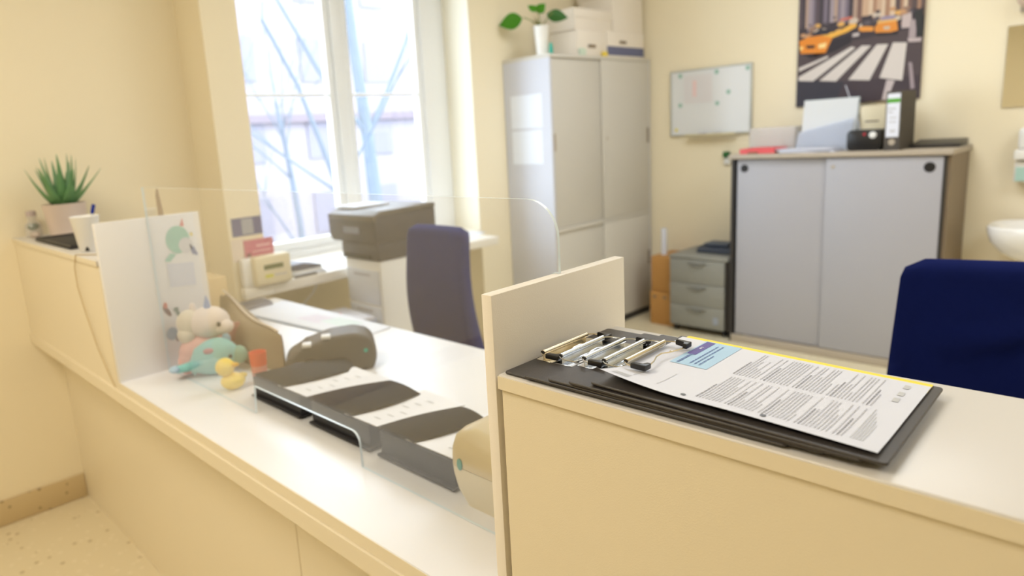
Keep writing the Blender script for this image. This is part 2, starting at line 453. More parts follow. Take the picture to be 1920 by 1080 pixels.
bm = B(); flat(bm, ell(0.743, 0.886, 0.017, 0.020), 'x', 1.0712, 0); flat(bm, ell(0.757, 0.868, 0.006, 0.010), 'x', 1.0714, 1)
obj('sticker', bm, [col((140, 160, 178)), col((120, 96, 90))], ldiv)

# acrylic screen with pass-through
bm = B()
zt = 1.330
pts = [(1.0715, LZ+0.001), (1.622, LZ+0.001), (1.632, 0.852), (2.045, 0.852)]
for i in range(1, 7):
    t = math.radians(90-90*i/6); pts.append((2.045+0.024*math.cos(t), 0.828+0.024*math.sin(t)))
pts += [(2.070, LZ+0.001), (2.580, LZ+0.001), (2.580, 1.2305), (2.590, 1.2305)]
for i in range(0, 9):
    t = math.radians(90*i/8); pts.append((2.590-0.052+0.052*math.cos(t), zt-0.052+0.052*math.sin(t)))
pts += [(1.0715, zt+0.004)]
fs = prism(bm, pts, 'y', 0.7170, 0.7220)
for f in fs[2:]: f.material_index = 1
scr = obj('acrylic_screen', bm, [M_ACRYL, M_ACEDGE], smooth=30)
tag(scr, 'clear acrylic screen with rounded corner standing on the reception desk', 'screen')

# ------------------------------------------------------------------ clipboards
BL, BW, BT = 0.300, 0.218, 0.0030       # board length, width, thickness
def make_clip_parts(t, chrome, grips, boardmat):
    bm = B(); prism(bm, rrect(0, BL, 0, BW, 0.004, 4), 'z', 0, BT, bev=0.0008, bseg=1)
    obj('board', bm, boardmat, t, world=False)
    c = BW/2
    bm = B()                                      # ribbed base plate
    box(bm, 0.004, 0.0335, c-0.054, c+0.054, BT, BT+0.0010, 0.0003, 1)
    for k in range(3): box(bm, 0.0150+0.0050*k, 0.0168+0.0050*k, c-0.040, c+0.040, BT+0.0010, BT+0.0017, 0.0003, 1)
    box(bm, 0.0075, 0.0088, c-0.044, c+0.044, BT+0.0010, BT+0.0060)
    for s in (-1, 1): lathe(bm, [(0.0034, BT+0.001), (0.0034, BT+0.0024), (0.002, BT+0.0032), (0.0005, BT+0.0034)], 0.025, c+s*0.036, 14)
    obj('clip_plate', bm, chrome, t, world=False)
    bm = B()                                      # rolled tube on top
    TZ_ = BT+0.0082
    M = Matrix.Translation((0.0085, 0, TZ_)) @ Matrix.Rotation(-PI/2, 4, 'X')
    lathe(bm, [(0.0028, c-0.046), (0.0033, c-0.0455), (0.0033, c+0.0455), (0.0028, c+0.046)], 0, 0, 18, M=M)
    obj('clip_tube', bm, chrome, t, world=False)
    for s in (-1, 1):
        bm = B()
        lathe(bm, [(0.0024, c+s*0.0466-0.0006), (0.0024, c+s*0.0466+0.0006)], 0, 0, 12, M=M)
        obj('tube_end', bm, M_BLACK, t, world=False)
    zz = BT+0.0082
    bm = B()                                      # spring wire
    path = [(0.009, c-0.049, TZ_), (0.015, c-0.054, TZ_), (0.026, c-0.056, zz), (0.034, c-0.052, zz-0.001),
            (0.036, c-0.040, zz-0.001), (0.0345, c-0.026, zz), (0.030, c-0.012, zz+0.001), (0.029, c+0.002, zz+0.001), (0.033, c+0.014, zz),
            (0.037, c+0.028, zz), (0.0375, c+0.042, zz-0.001), (0.035, c+0.053, zz-0.001), (0.026, c+0.056, zz),
            (0.015, c+0.054, TZ_), (0.009, c+0.049, TZ_)]
    tube(bm, path, 0.0009, 8)
    obj('spring_wire', bm, chrome, t, world=False)
    if grips:
        for s in (-1, 1):
            bm = B()
            yb = c+s*0.0575; yi = c+s*0.043
            prism(bm, [(0.021, yb), (0.041, yb), (0.041, yi), (0.0350, yi), (0.0350, yb-s*0.006), (0.021, yb-s*0.006)], 'z', zz-0.0025, zz+0.0040, bev=0.0014)
            obj('corner_grip', bm, M_BLACK, t, world=False)
# near-left corner x, y, z of underside, rotation, tilt, scale
spots = [
    (2.6087, 0.5805, 1.1325, 0.5, 0.000, 1.030, 'bottom black clipboard, farthest left against the divider panel', True, M_BRASS),
    (2.6430, 0.5765, 1.1360, 1.0, 0.006, 1.000, 'second black clipboard from the divider, bare chrome wire clip', False, M_CHROME),
    (2.6790, 0.5765, 1.1400, 1.4, 0.012, 0.985, 'middle black clipboard of the fanned stack', True, M_CHROME),
    (2.7100, 0.5745, 1.1440, 1.8, 0.020, 0.975, 'fourth black clipboard, just left of the printed sheet', False, M_CHROME),
    (2.7370, 0.5790, 1.1480, 1.2, 0.030, 0.945, 'top black clipboard holding the white printed sheet', True, M_BRASS)]
boards = []
for (bx, by, bz, rd, tilt, sc, lab, grips, cm) in spots:
    t = thing('clipboard', lab, 'clipboard', (bx, by, bz), 0, 'fanned clipboards on the counter')
    t.rotation_euler = (0, tilt, math.radians(rd)); t.scale = (sc, sc, 1)
    make_clip_parts(t, cm, grips, M_BOARD)
    boards.append(t)
# printed sheet with its yellow backing, held by the top clipboard
PL, PW = 0.268, 0.186
top = boards[-1]
sh = thing('printed_sheet', 'white printed information sheet with light blue box on the top clipboard', 'paper', top.location.copy())
sh.rotation_euler = (0, 0.030, math.radians(0.9))
def pz(u, v):
    lift = 0.010*max(0, 1-u/0.35)**1.6*max(0, 1-v/0.30)**1.3
    wave = 0.0012*math.sin(u*PI)*(1-v)
    edge = 0.0022*max(0, (0.18-v)/0.18)*(1-abs(u-0.5))
    return BT+0.0022+lift+wave+edge
def pp(u, v, dz=0.0):      # u along length from the clip, v from near to far edge
    return (0.006+u*PL, 0.010+v*PW, pz(u, v)+dz)
def sheet(bm, u0, u1, v0, v1, nu, nv, dz, mi=0):
    g = [[bm.verts.new(pp(u0+(u1-u0)*i/nu, v0+(v1-v0)*j/nv, dz)) for j in range(nv+1)] for i in range(nu+1)]
    for i in range(nu):
        for j in range(nv):
            bm.faces.new((g[i][j], g[i+1][j], g[i+1][j+1], g[i][j+1])).material_index = mi
bm = B(); sheet(bm, 0, 1, 0, 1, 24, 16, 0.0)
obj('page', bm, M_PAPER, sh, world=False)
bm = B(); sheet(bm, 0.015, 1.0, 0.90, 1.050, 16, 3, -0.0006)
obj('yellow_page', bm, M_YEL, sh, world=False)
bm = B()
sheet(bm, 0.120, 0.285, 0.50, 1.0, 6, 10, 0.0004, 0)
sheet(bm, 0.128, 0.168, 0.70, 0.985, 3, 6, 0.0007, 1)
obj('blue_box', bm, [M_BLUEP, M_PURP], sh, world=False)
bm = B()
rnd = random.Random(3)
def word_line(bm, u, v0, v1, h, mi, fill=0.86):
    v = v0
    while v < v1:
        w = rnd.uniform(0.010, 0.034)
        e = min(v+w, v1)
        if e-v > 0.004:
            sheet(bm, u, u+h, v, e, 1, 2, 0.0005 if mi != 1 else 0.0010, mi)
        v = e+rnd.uniform(0.004, 0.008)
word_line(bm, 0.145, 0.52, 0.70, 0.011, 1)
word_line(bm, 0.195, 0.545, 0.93, 0.006, 1); word_line(bm, 0.215, 0.545, 0.95, 0.006, 1); word_line(bm, 0.235, 0.545, 0.74, 0.006, 1)
sheet(bm, 0.143, 0.152, 0.82, 0.845, 1, 1, 0.0011, 2); sheet(bm, 0.141, 0.154, 0.855, 0.862, 1, 1, 0.0011, 2)
for (va, vb, ua) in ((0.535, 0.955, 0.385), (0.075, 0.485, 0.385)):
    u = ua
    k = 0
    while u < 0.885:
        end = vb if rnd.random() < 0.72 else va+(vb-va)*rnd.uniform(0.3, 0.8)
        if (k % 9) == 8: u += 0.008
        head = (k % 9) == 0
        word_line(bm, u, va, (va+(vb-va)*0.6) if head else end, 0.0042 if not head else 0.0056, 3 if head else 0)
        u += 0.0125; k += 1
for v0 in (0.56, 0.66, 0.78): sheet(bm, 0.925, 0.945, v0+0.1, v0+0.16, 1, 1, 0.0005, 4)
for k in range(5): word_line(bm, 0.905+0.009*k, 0.08, 0.50-0.05*k, 0.004, 4)
for k in range(14): sheet(bm, 0.035+0.0052*k, 0.0385+0.0052*k, 0.045, 0.105, 1, 1, 0.0005, 4)
word_line(bm, 0.10, 0.13, 0.24, 0.004, 4); word_line(bm, 0.215, 0.10, 0.33, 0.004, 4)
obj('print', bm, [M_INK, M_INKB, M_PAPER, col((150, 150, 158)), M_INKL], sh, world=False)
for uu in (0.345, 0.640):
    bm = B(); n = 12
    bm.faces.new([bm.verts.new((0.006+uu*PL+0.0028*math.cos(2*PI*i/n), 0.010+0.052*PW+0.0028*math.sin(2*PI*i/n), pz(uu, 0.052)+0.0006)) for i in range(n)])
    obj('punched_hole', bm, M_BLACK, sh, world=False)

# ------------------------------------------------------------------ tall sliding-door cabinet
TX0, TX1, TY0, TY1 = 0.004, 0.395, 3.464, 4.622
tc = thing('filing_cabinet', 'tall grey sliding-door cabinet in the corner under the archive boxes', 'cabinet', (0.2, 4.04, 0))
bm = B()
box(bm, TX0, TX1-0.004, TY0, TY0+0.019, 0.0, 1.865)
box(bm, TX0, TX1-0.004, TY1-0.019, TY1, 0.0, 1.865)
box(bm, TX0, TX0+0.01, TY0+0.019, TY1-0.019, 0.05, 1.865)
box(bm, TX0+0.01, TX1-0.03, TY0+0.019, TY1-0.019, 0.77, 0.79)
obj('body', bm, M_GREYS, tc)
bm = B(); box(bm, TX0, TX1, TY0, TY1, 1.865, 1.888, 0.002); obj('top', bm, M_GREYC, tc)
bm = B(); box(bm, TX1-0.035, TX1-0.006, TY0+0.019, TY1-0.019, 0.0, 0.046); obj('plinth', bm, M_DARK, tc)
bm = B(); box(bm, TX1-0.03, TX1+0.001, TY0+0.019, TY1-0.019, 0.765, 0.792, 0.002); obj('middle_rail', bm, M_GREYC, tc)
YM = 4.015
for (z0, z1) in ((0.05, 0.763), (0.794, 1.863)):
    bm = B(); box(bm, TX1-0.024, TX1-0.012, TY0+0.02, YM+0.01, z0, z1, 0.002)
    d1 = obj('sliding_door', bm, M_GREYC, tc)
    bm = B(); box(bm, TX1-0.010, TX1+0.002, YM-0.008, TY1-0.02, z0, z1, 0.002)
    d2 = obj('sliding_door', bm, M_GREYC, tc)
    zc = 1.345 if z0 > 0.5 else 0.43
    bm = B(); prism(bm, rrect(TY0+0.030, TY0+0.050, zc-0.055, zc+0.055, 0.006, 4), 'x', TX1-0.0125, TX1-0.0105); obj('recessed_handle', bm, M_TAUPE, d1)
    bm = B(); prism(bm, rrect(TY1-0.052, TY1-0.028, zc-0.055, zc+0.055, 0.006, 4), 'x', TX1+0.0018, TX1+0.0035); obj('recessed_handle', bm, M_BROWNG, d2)
    bm = B(); lathe(bm, [(0.009, 0), (0.009, 0.003), (0.007, 0.005)], 0, 0, 16, M=Matrix.Translation((TX1+0.002, YM+0.045, zc)) @ Matrix.Rotation(PI/2, 4, 'Y'))
    obj('lock', bm, M_TAUPE, d2)
bm = B(); box(bm, 0.06, 0.32, TY0-0.0012, TY0-0.0002, 1.445, 1.655)
tag(obj('paper_notice', bm, M_PAPER2), 'upper white paper notice on the side of the tall cabinet', 'paper')
bm = B(); box(bm, 0.06, 0.315, TY0-0.0012, TY0-0.0002, 1.215, 1.430)
tag(obj('paper_notice', bm, M_PAPER2), 'lower white paper notice on the side of the tall cabinet', 'paper')

# vase with a cut branch on the tall cabinet
vs = thing('vase', 'white vase with big green leaves on the tall cabinet', 'vase', (0.285, 3.53, 1.888))
bm = B(); lathe(bm, [(0.030, 0), (0.034, 0.004), (0.037, 0.06), (0.046, 0.16), (0.050, 0.178), (0.047, 0.176), (0.043, 0.16), (0.034, 0.06), (0.01, 0.01)], 0, 0, 28)
obj('vessel', bm, M_WPLAST, vs, world=False)
def leaf(name, base, tip, width, m, parent, droop=0.02, world=True, up=Vector((0, 0, 1)), cup=0.15, nu=12, nv=6, point=0.8):
    base = Vector(base); tip = Vector(tip); d = tip-base; L = d.length; d.normalize()
    s = d.cross(up)
    if s.length < 1e-4: s = Vector((1, 0, 0))
    s.normalize(); n = s.cross(d).normalized()
    bm = B(); g = []
    for i in range(nu+1):
        t = i/nu
        w = width*math.sin(PI*min(1, t**point))*0.5+0.0006
        row = []
        for j in range(nv+1):
            q = -1+2*j/nv
            row.append(bm.verts.new(base+d*L*t+s*w*q+n*(w*cup*abs(q)-droop*t*t)))
        g.append(row)
    for i in range(nu):
        for j in range(nv):
            bm.faces.new((g[i][j], g[i+1][j], g[i+1][j+1], g[i][j+1]))
    bmesh.ops.solidify(bm, geom=bm.faces[:], thickness=0.0008)
    return obj(name, bm, m, parent, world)
vt = Vector((0.285, 3.53, 2.06))
bm = B()
for p in ((0.17, 3.50, 2.135), (0.26, 3.53, 2.17), (0.36, 3.56, 2.14), (0.22, 3.56, 2.12)):
    tube(bm, [(0.285, 3.53, 1.93), vt, (vt*0.4+Vector(p)*0.6)+Vector((0, 0, 0.005)), p], 0.003, 6)
obj('stem', bm, M_STEM, vs)
vn = Vector((0.85, -0.45, 0.25))
leaf('leaf', (0.16, 3.50, 2.130), (0.03, 3.42, 2.10), 0.105, M_GRN2, vs, 0.0, up=vn)
leaf('leaf', (0.255, 3.53, 2.150), (0.30, 3.56, 2.20), 0.06, M_GRN2, vs, 0.0, up=vn)
leaf('leaf', (0.265, 3.52, 2.155), (0.21, 3.50, 2.20), 0.05, M_GRN2, vs, 0.0, up=vn)
leaf('leaf', (0.315, 3.55, 2.13), (0.42, 3.63, 2.10), 0.085, mat('leaf_deep', (72, 128, 56), 0.4, noise=0.2, scale=8), vs, 0.0, up=vn)
leaf('leaf', (0.23, 3.555, 2.10), (0.265, 3.55, 2.05), 0.02, M_STEM, vs, 0.0, up=vn)
bm = B(); lathe(bm, [(0.012, 0), (0.013, 0.045), (0.009, 0.055), (0.009, 0.07)], 0.345, 3.545, 14)
bmesh.ops.translate(bm, verts=bm.verts, vec=(0, 0, 1.888))
tag(obj('small_bottle', bm, M_TEAL), 'tiny teal bottle beside the white vase on the cabinet', 'bottle')

# archive boxes on the tall cabinet
def archive_box(y0, y1, z0, z1, x0, x1, lab, m, lid=0.05, hole=None, bandm=None):
    t = thing('archive_box', lab, 'box', ((x0+x1)/2, (y0+y1)/2, z0), 0, None)
    bm = B(); box(bm, x0, x1, y0, y1, z0, z1-0.001, 0.002); obj('body', bm, m, t)
    if lid: bm = B(); box(bm, x0-0.005, x1+0.005, y0-0.005, y1+0.005, z1-lid, z1, 0.003); obj('lid', bm, m, t)
    if hole:
        hy, hz = hole
        bm = B(); prism(bm, rrect(hy-0.045, hy+0.045, hz-0.011, hz+0.011, 0.0105, 5), 'x', x1-0.001, x1+0.0012); obj('hand_hole', bm, M_BROWNG, t)
    if bandm:
        bm = B(); box(bm, x1-0.0005, x1+0.0008, y0+0.002, y1-0.002, z0+0.015, z0+0.075); obj('band', bm, bandm, t)
    return t
TZ = 1.888
archive_box(3.80, 4.12, TZ, TZ+0.165, 0.05, 0.36, 'lower left white archive box with hand hole on the tall cabinet', M_ARCH, 0, (3.96, TZ+0.065))
archive_box(4.135, 4.60, TZ, TZ+0.175, 0.05, 0.36, 'lower right archive box with blue band and hand hole', M_ARCH, 0, (4.33, TZ+0.105), M_ARCHB)
archive_box(3.79, 4.21, TZ+0.166, TZ+0.30, 0.06, 0.35, 'upper left white archive box with lid on the pile', M_ARCH, 0.06)
archive_box(4.225, 4.60, TZ+0.176, TZ+0.46, 0.06, 0.35, 'upper right tall white archive box cut by the picture edge', M_ARCH, 0.05)
bm = B(); box(bm, 0.366, 0.384, 4.055, 4.110, TZ, TZ+0.032, 0.004)
tag(obj('yellow_pack', bm, col((238, 212, 84))), 'small yellow pack lying before the archive boxes', 'pack')
bm = B(); box(bm, 0.366, 0.386, 3.80, 3.86, TZ, TZ+0.045, 0.004)
tag(obj('mint_pack', bm, col((206, 222, 206))), 'small pale mint pack before the archive boxes', 'pack')

# cardboard boxes and paper roll between cabinets
bm = B(); box(bm, 0.575, 0.755, 4.30, 4.60, 0.0, 0.242, 0.003)
cb = thing('cardboard_box', 'lower brown cardboard box on the floor left of the drawer pedestal', 'box', (0.665, 4.45, 0)); obj('carton', bm, M_CARD, cb)
for xx in (0.61, 0.69):
    bm = B(); prism(bm, rrect(xx-0.014, xx+0.014, 0.195, 0.213, 0.008, 4), 'y', 4.2992, 4.3005); obj('hand_hole', bm, M_BROWNG, cb)
bm = B(); box(bm, 0.578, 0.755, 4.31, 4.60, 0.243, 0.495, 0.003)
tag(obj('cardboard_box', bm, M_CARD), 'upper brown cardboard box stacked left of the drawer pedestal', 'box')
bm = B(); lathe(bm, [(0.020, 0.0), (0.020, 0.19), (0.014, 0.19), (0.014, 0.02)], 0.63, 4.40, 20); bmesh.ops.translate(bm, verts=bm.verts, vec=(0, 0, 0.496))
tag(obj('paper_roll', bm, M_PAPER), 'upright white paper roll standing on the cardboard boxes', 'roll')

# drawer pedestal on castors
pd = thing('drawer_pedestal', 'grey three-drawer pedestal on castors beside the low cabinet', 'drawers', (0.98, 4.42, 0))
bm = B(); box(bm, 0.772, 1.186, 4.245, 4.62, 0.045, 0.515, 0.003); obj('body', bm, M_DARK, pd)
bm = B(); box(bm, 0.768, 1.190, 4.222, 4.622, 0.516, 0.538, 0.004); obj('top', bm, M_PED, pd)
for (z0, z1) in ((0.352, 0.512), (0.200, 0.349), (0.048, 0.197)):
    bm = B(); box(bm, 0.776, 1.165, 4.222, 4.243, z0, z1, 0.003); dr = obj('drawer', bm, M_PED, pd)
    bm = B()
    yb = 4.2215; zc = z1-0.032
    pts = [(0.915+0.12*i/10, zc+0.012-0.022*math.sin(PI*i/10)) for i in range(11)]
    prism(bm, [(0.91, zc+0.014)]+pts+[(1.04, zc+0.014)], 'y', yb-0.012, yb, bev=0.0)
    obj('drawer_handle', bm, mat('handle_grey', (120, 120, 116), 0.5), dr)
bm = B(); prism(bm, rrect(1.090, 1.125, 0.085, 0.135, 0.008, 4), 'y', 4.2205, 4.2218); obj('sticker', bm, col((150, 156, 170)), pd)
for (xx, yy) in ((0.80, 4.27), (1.155, 4.27), (0.80, 4.58), (1.155, 4.58)):
    bm = B(); M = Matrix.Translation((xx-0.012, yy, 0.022)) @ Matrix.Rotation(PI/2, 4, 'Y')
    lathe(bm, [(0.018, 0), (0.0215, 0.004), (0.0215, 0.020), (0.018, 0.024)], 0, 0, 18, M=M)
    box(bm, xx-0.008, xx+0.008, yy-0.008, yy+0.008, 0.035, 0.045)
    obj('castor', bm, M_BLACK, pd)
ph = thing('desk_phone', 'dark blue-grey flat desk device lying on the drawer pedestal', 'device', (0.99, 4.46, 0.538))
bm = B(); prism(bm, [(4.36, 0.539), (4.36, 0.565), (4.40, 0.580), (4.55, 0.590), (4.58, 0.575), (4.58, 0.539)], 'x', 0.90, 1.16, bev=0.006); obj('housing', bm, col((58, 66, 82), 0.5), ph)
bm = B(); box(bm, 0.93, 1.10, 4.40, 4.54, 0.586, 0.600, 0.006); obj('upper_cover', bm, col((82, 92, 108), 0.5), ph)

# ------------------------------------------------------------------ low wide cabinet
CX0, CX1, CY0, CY1 = 1.212, 2.345, 4.205, 4.622
lc = thing('sideboard_cabinet', 'wide grey sliding-door cabinet with taupe top under the street poster', 'cabinet', (1.78, 4.41, 0))
bm = B(); box(bm, 1.196, 2.362, 4.188, 4.630, 1.176, 1.204, 0.004); obj('top', bm, M_TAUPE, lc)
bm = B(); box(bm, CX1-0.012, CX1+0.006, CY0+0.012, CY1, 0.0, 1.175); obj('side_panel', bm, M_BROWNG, lc)
bm = B(); box(bm, CX0-0.004, CX0+0.016, CY0+0.004, CY1, 0.0, 1.175); obj('side_panel', bm, M_DARK, lc)
bm = B(); box(bm, CX1-0.024, CX1-0.0122, CY0-0.002, CY0+0.04, 0.055, 1.175); obj('side_profile', bm, M_DARK, lc)
bm = B(); box(bm, CX0+0.016, CX1-0.0125, CY1-0.01, CY1, 0.05, 1.175); obj('back_panel', bm, M_DARK, lc)
bm = B(); box(bm, CX0+0.01, CX1-0.013, CY0-0.001, CY0+0.02, 0.0, 0.050, 0.002); obj('plinth', bm, M_TAUPE, lc)
SM = 1.762
bm = B(); box(bm, CX0+0.030, SM+0.012, CY0+0.014, CY0+0.026, 0.055, 1.170, 0.002); d1 = obj('sliding_door', bm, M_LOWD, lc)
bm = B(); box(bm, SM, CX1-0.026, CY0, CY0+0.012, 0.055, 1.170, 0.002); d2 = obj('sliding_door', bm, M_LOWD, lc)
def disc_y(x, z, r, y, name, m, parent, r2=None):
    bm = B(); M = Matrix.Translation((x, y, z)) @ Matrix.Rotation(PI/2, 4, 'X')
    lathe(bm, [(r, 0), (r, 0.001), (r*0.8, 0.0022), (r*0.75, 0.001)], 0, 0, 24, M=M)
    return obj(name, bm, m, parent)
disc_y(CX0+0.075, 1.118, 0.024, CY0+0.0140, 'finger_pull', M_BLACK, d1)
disc_y(CX1-0.085, 1.115, 0.027, CY0, 'finger_pull', M_BLACK, d2)
disc_y(SM+0.035, 1.122, 0.010, CY0, 'lock', M_TAUPE, d2)

# things on the low cabinet
ZT = 1.204
rt = thing('letter_tray', 'translucent red tray at the left end of the low cabinet', 'tray', (1.34, 4.33, ZT))
bm = B(); box(bm, 1.245, 1.455, 4.24, 4.44, ZT, ZT+0.006, 0.002)
for (a, b, c, d) in ((1.245, 1.249, 4.24, 4.44), (1.451, 1.455, 4.24, 4.44), (1.249, 1.451, 4.436, 4.44), (1.249, 1.451, 4.24, 4.244)): box(bm, a, b, c, d, ZT+0.006, ZT+0.030)
obj('shell', bm, mat('red_plastic', (226, 92, 96), 0.35), rt)
bm = B(); box(bm, 1.30, 1.36, 4.225, 4.2385, ZT, ZT+0.012, 0.003)
tag(obj('brown_eraser', bm, col((150, 96, 74))), 'small brown eraser in front of the red tray', 'eraser')
cbx = thing('clear_tray', 'hazy clear plastic tray behind the red tray', 'tray', (1.34, 4.52, ZT))
bm = B()
for (a, b, c, d) in ((1.21, 1.214, 4.45, 4.61), (1.49, 1.494, 4.45, 4.61), (1.214, 1.49, 4.606, 4.61), (1.214, 1.49, 4.45, 4.454)): box(bm, a, b, c, d, ZT+0.003, ZT+0.15)
box(bm, 1.21, 1.494, 4.45, 4.61, ZT, ZT+0.003)
obj('shell', bm, M_CLEARP, cbx)
for k in range(6):
    a = math.radians(random.uniform(-8, 8)); w, h = 0.30, 0.17
    cx, cy = 1.66+random.uniform(-0.02, 0.02)-0.01*k, 4.32
    z = ZT+0.0035*k
    bm = B(); pts = [(cx+math.cos(a)*p-math.sin(a)*q, cy+math.sin(a)*p+math.cos(a)*q) for p, q in ((-w/2, -h/2), (w/2, -h/2), (w/2, h/2), (-w/2, h/2))]
    prism(bm, pts, 'z', z, z+0.0028)
    tag(obj('paper_sheet', bm, M_PAPER), ('bottom', 'second lowest', 'third lowest', 'third highest', 'second highest', 'topmost')[k]+' white sheet of the loose paper pile on the low cabinet', 'paper', 'loose papers on the low cabinet')
lp = thing('display_board', 'pale grey board leaning on the wall behind the papers', 'board', (1.68, 4.47, ZT))
bm = B(); prism(bm, [(4.440, ZT), (4.452, ZT), (4.500, 1.500), (4.488, 1.500)], 'x', 1.530, 1.828); obj('panel', bm, mat('board_grey', (214, 217, 220), 0.5), lp)
bm = B(); prism(bm, [(4.452, ZT), (4.458, ZT), (4.506, 1.503), (4.500, 1.503)], 'x', 1.526, 1.832); obj('frame', bm, mat('board_frame', (176, 190, 194), 0.5), lp)
bm = B(); quad(bm, [(1.505, 4.425, ZT+0.001), (1.80, 4.425, ZT+0.001), (1.82, 4.447, 1.385), (1.515, 4.447, 1.315)])
bmesh.ops.solidify(bm, geom=bm.faces[:], thickness=0.002)
tag(obj('paper_sheet', bm, M_PAPER2), 'large white sheet propped against the pale grey board', 'paper')
bx = thing('cream_box', 'cream plastic box behind the black label maker', 'box', (1.92, 4.55, ZT))
bm = B(); box(bm, 1.845, 1.998, 4.48, 4.61, ZT, 1.445, 0.008); obj('body', bm, M_CREAMP, bx)
bm = B(); box(bm, 1.87, 1.94, 4.4785, 4.482, 1.355, 1.364, 0.0); obj('slot', bm, M_BROWNG, bx)
bm = B(); tube(bm, [(1.865, 4.455, ZT), (1.84, 4.462, 1.36), (1.72, 4.60, 1.575)], 0.0025, 8)
tag(obj('thin_rod', bm, M_PAPER), 'thin pale rod rising behind the black label maker', 'rod')
bl = thing('label_maker', 'black rounded label maker with a white round button', 'device', (1.92, 4.33, ZT))
bm = B(); prism(bm, rrect(1.842, 2.012, ZT, 1.318, 0.022, 5), 'y', 4.27, 4.40, bev=0.004); obj('housing', bm, M_BLACK, bl)
bm = B(); M = Matrix.Translation((1.972, 4.2695, 1.288)) @ Matrix.Rotation(PI/2, 4, 'X'); lathe(bm, [(0.018, 0), (0.018, 0.003), (0.014, 0.005)], 0, 0, 20, M=M); obj('button', bm, M_WPLAST, bl)
bm = B(); M = Matrix.Translation((1.930, 4.2695, 1.294)) @ Matrix.Rotation(PI/2, 4, 'X'); lathe(bm, [(0.007, 0), (0.007, 0.003)], 0, 0, 12, M=M); obj('indicator', bm, col((190, 30, 50)), bl)
bd = thing('ring_binder', 'grey-black ring binder standing upright with green-striped white label', 'binder', (2.10, 4.36, ZT))
bm = B(); box(bm, 2.040, 2.044, 4.222, 4.50, ZT, 1.512); box(bm, 2.108, 2.112, 4.222, 4.50, ZT, 1.512); box(bm, 2.044, 2.108, 4.222, 4.226, ZT, 1.512)
obj('cover', bm, mat('binder_board', (74, 68, 62), 0.7, noise=0.12, scale=60), bd)
bm = B(); box(bm, 2.046, 2.106, 4.2206, 4.2218, 1.275, 1.500); obj('label', bm, M_PAPER, bd)
bm = B(); box(bm, 2.047, 2.105, 4.2200, 4.2205, 1.452, 1.474); obj('green_stripe', bm, col((82, 156, 44)), bd)
for (a, b, c, d) in ((2.052, 2.088, 1.418, 1.426), (2.052, 2.074, 1.400, 1.408), (2.060, 2.094, 1.372, 1.378), (2.058, 2.092, 1.350, 1.356), (2.064, 2.090, 1.300, 1.312)):
    bm = B(); box(bm, a, b, 4.2200, 4.2205, c, d); obj('label_line', bm, M_INK, bd)
bm = B(); M = Matrix.Translation((2.076, 4.2215, 1.248)) @ Matrix.Rotation(PI/2, 4, 'X'); lathe(bm, [(0.016, 0), (0.016, 0.002), (0.011, 0.002), (0.011, 0.0005)], 0, 0, 20, M=M); obj('finger_ring', bm, M_TAUPE, bd)
bm = B(); box(bm, 2.05, 2.10, 4.24, 4.49, ZT+0.004, 1.49); obj('papers', bm, M_PAPER, bd)
lb = thing('ring_binder', 'black ring binder lying flat at the right end of the low cabinet', 'binder', (2.24, 4.5, ZT))
bm = B(); prism(bm, [(4.40, ZT), (4.40, ZT+0.018), (4.60, ZT+0.040), (4.60, ZT)], 'x', 2.118, 2.345, bev=0.002); obj('cover', bm, M_BLACK, lb)
bm = B(); box(bm, 2.125, 2.3455, 4.396, 4.3995, ZT+0.004, ZT+0.013); obj('page_edge', bm, M_DARK, lb)

# ------------------------------------------------------------------ on the back wall
wb = thing('whiteboard', 'small whiteboard with teal magnets on the back wall', 'whiteboard', (0.85, 4.63, 1.33))
bm = B(); box(bm, 0.572, 1.135, 4.622, 4.636, 1.335, 1.766); obj('writing_surface', bm, mat('whiteboard_face', (226, 229, 233), 0.25, noise=0.01), wb)
bm = B()
box(bm, 0.560, 0.572, 4.618, 4.639, 1.325, 1.776, 0.002); box(bm, 1.135, 1.147, 4.618, 4.639, 1.325, 1.776, 0.002)
box(bm, 0.572, 1.135, 4.618, 4.639, 1.766, 1.776, 0.002); box(bm, 0.572, 1.135, 4.618, 4.639, 1.325, 1.335, 0.002)
obj('frame', bm, mat('alu_frame', (196, 200, 198), 0.35, metal=0.4), wb)
bm = B(); box(bm, 0.70, 1.06, 4.570, 4.6175, 1.318, 1.324, 0.002); box(bm, 0.70, 1.06, 4.568, 4.572, 1.318, 1.334, 0.001); obj('pen_tray', bm, mat('tray_beige', (206, 196, 160), 0.5), wb)
k = 0
for (mx, mz) in ((0.637, 1.740), (0.905, 1.742), (1.118, 1.745), (0.989, 1.603), (0.911, 1.534), (0.637, 1.538)):
    names = ['at the top left corner of the whiteboard', 'at the top middle of the whiteboard', 'in the top right corner of the whiteboard', 'alone right of the faint sheet on the whiteboard', 'below right of the faint sheet on the whiteboard', 'below left of the faint sheet on the whiteboard']
    o = disc_y(mx, mz, 0.015, 4.6215, 'magnet', mat('magnet_green', (150, 190, 178), 0.4), None)
    tag(o, 'round grey-teal magnet '+names[k], 'magnet', 'magnets on the whiteboard'); k += 1
o = disc_y(0.606, 1.368, 0.012, 4.6215, 'magnet', mat('magnet_yellow', (226, 214, 110), 0.4), None)
tag(o, 'pale yellow magnet in the bottom left corner of the whiteboard', 'magnet')
bm = B(); box(bm, 0.665, 0.875, 4.6208, 4.6216, 1.545, 1.735, 0.0, mi=0); box(bm, 0.73, 0.76, 4.6203, 4.6207, 1.59, 1.70, mi=1)
tag(obj('paper_sheet', bm, [mat('faint_sheet', (220, 218, 222), 0.6), col((232, 206, 208))]), 'faint pink and grey printed sheet on the whiteboard', 'paper')
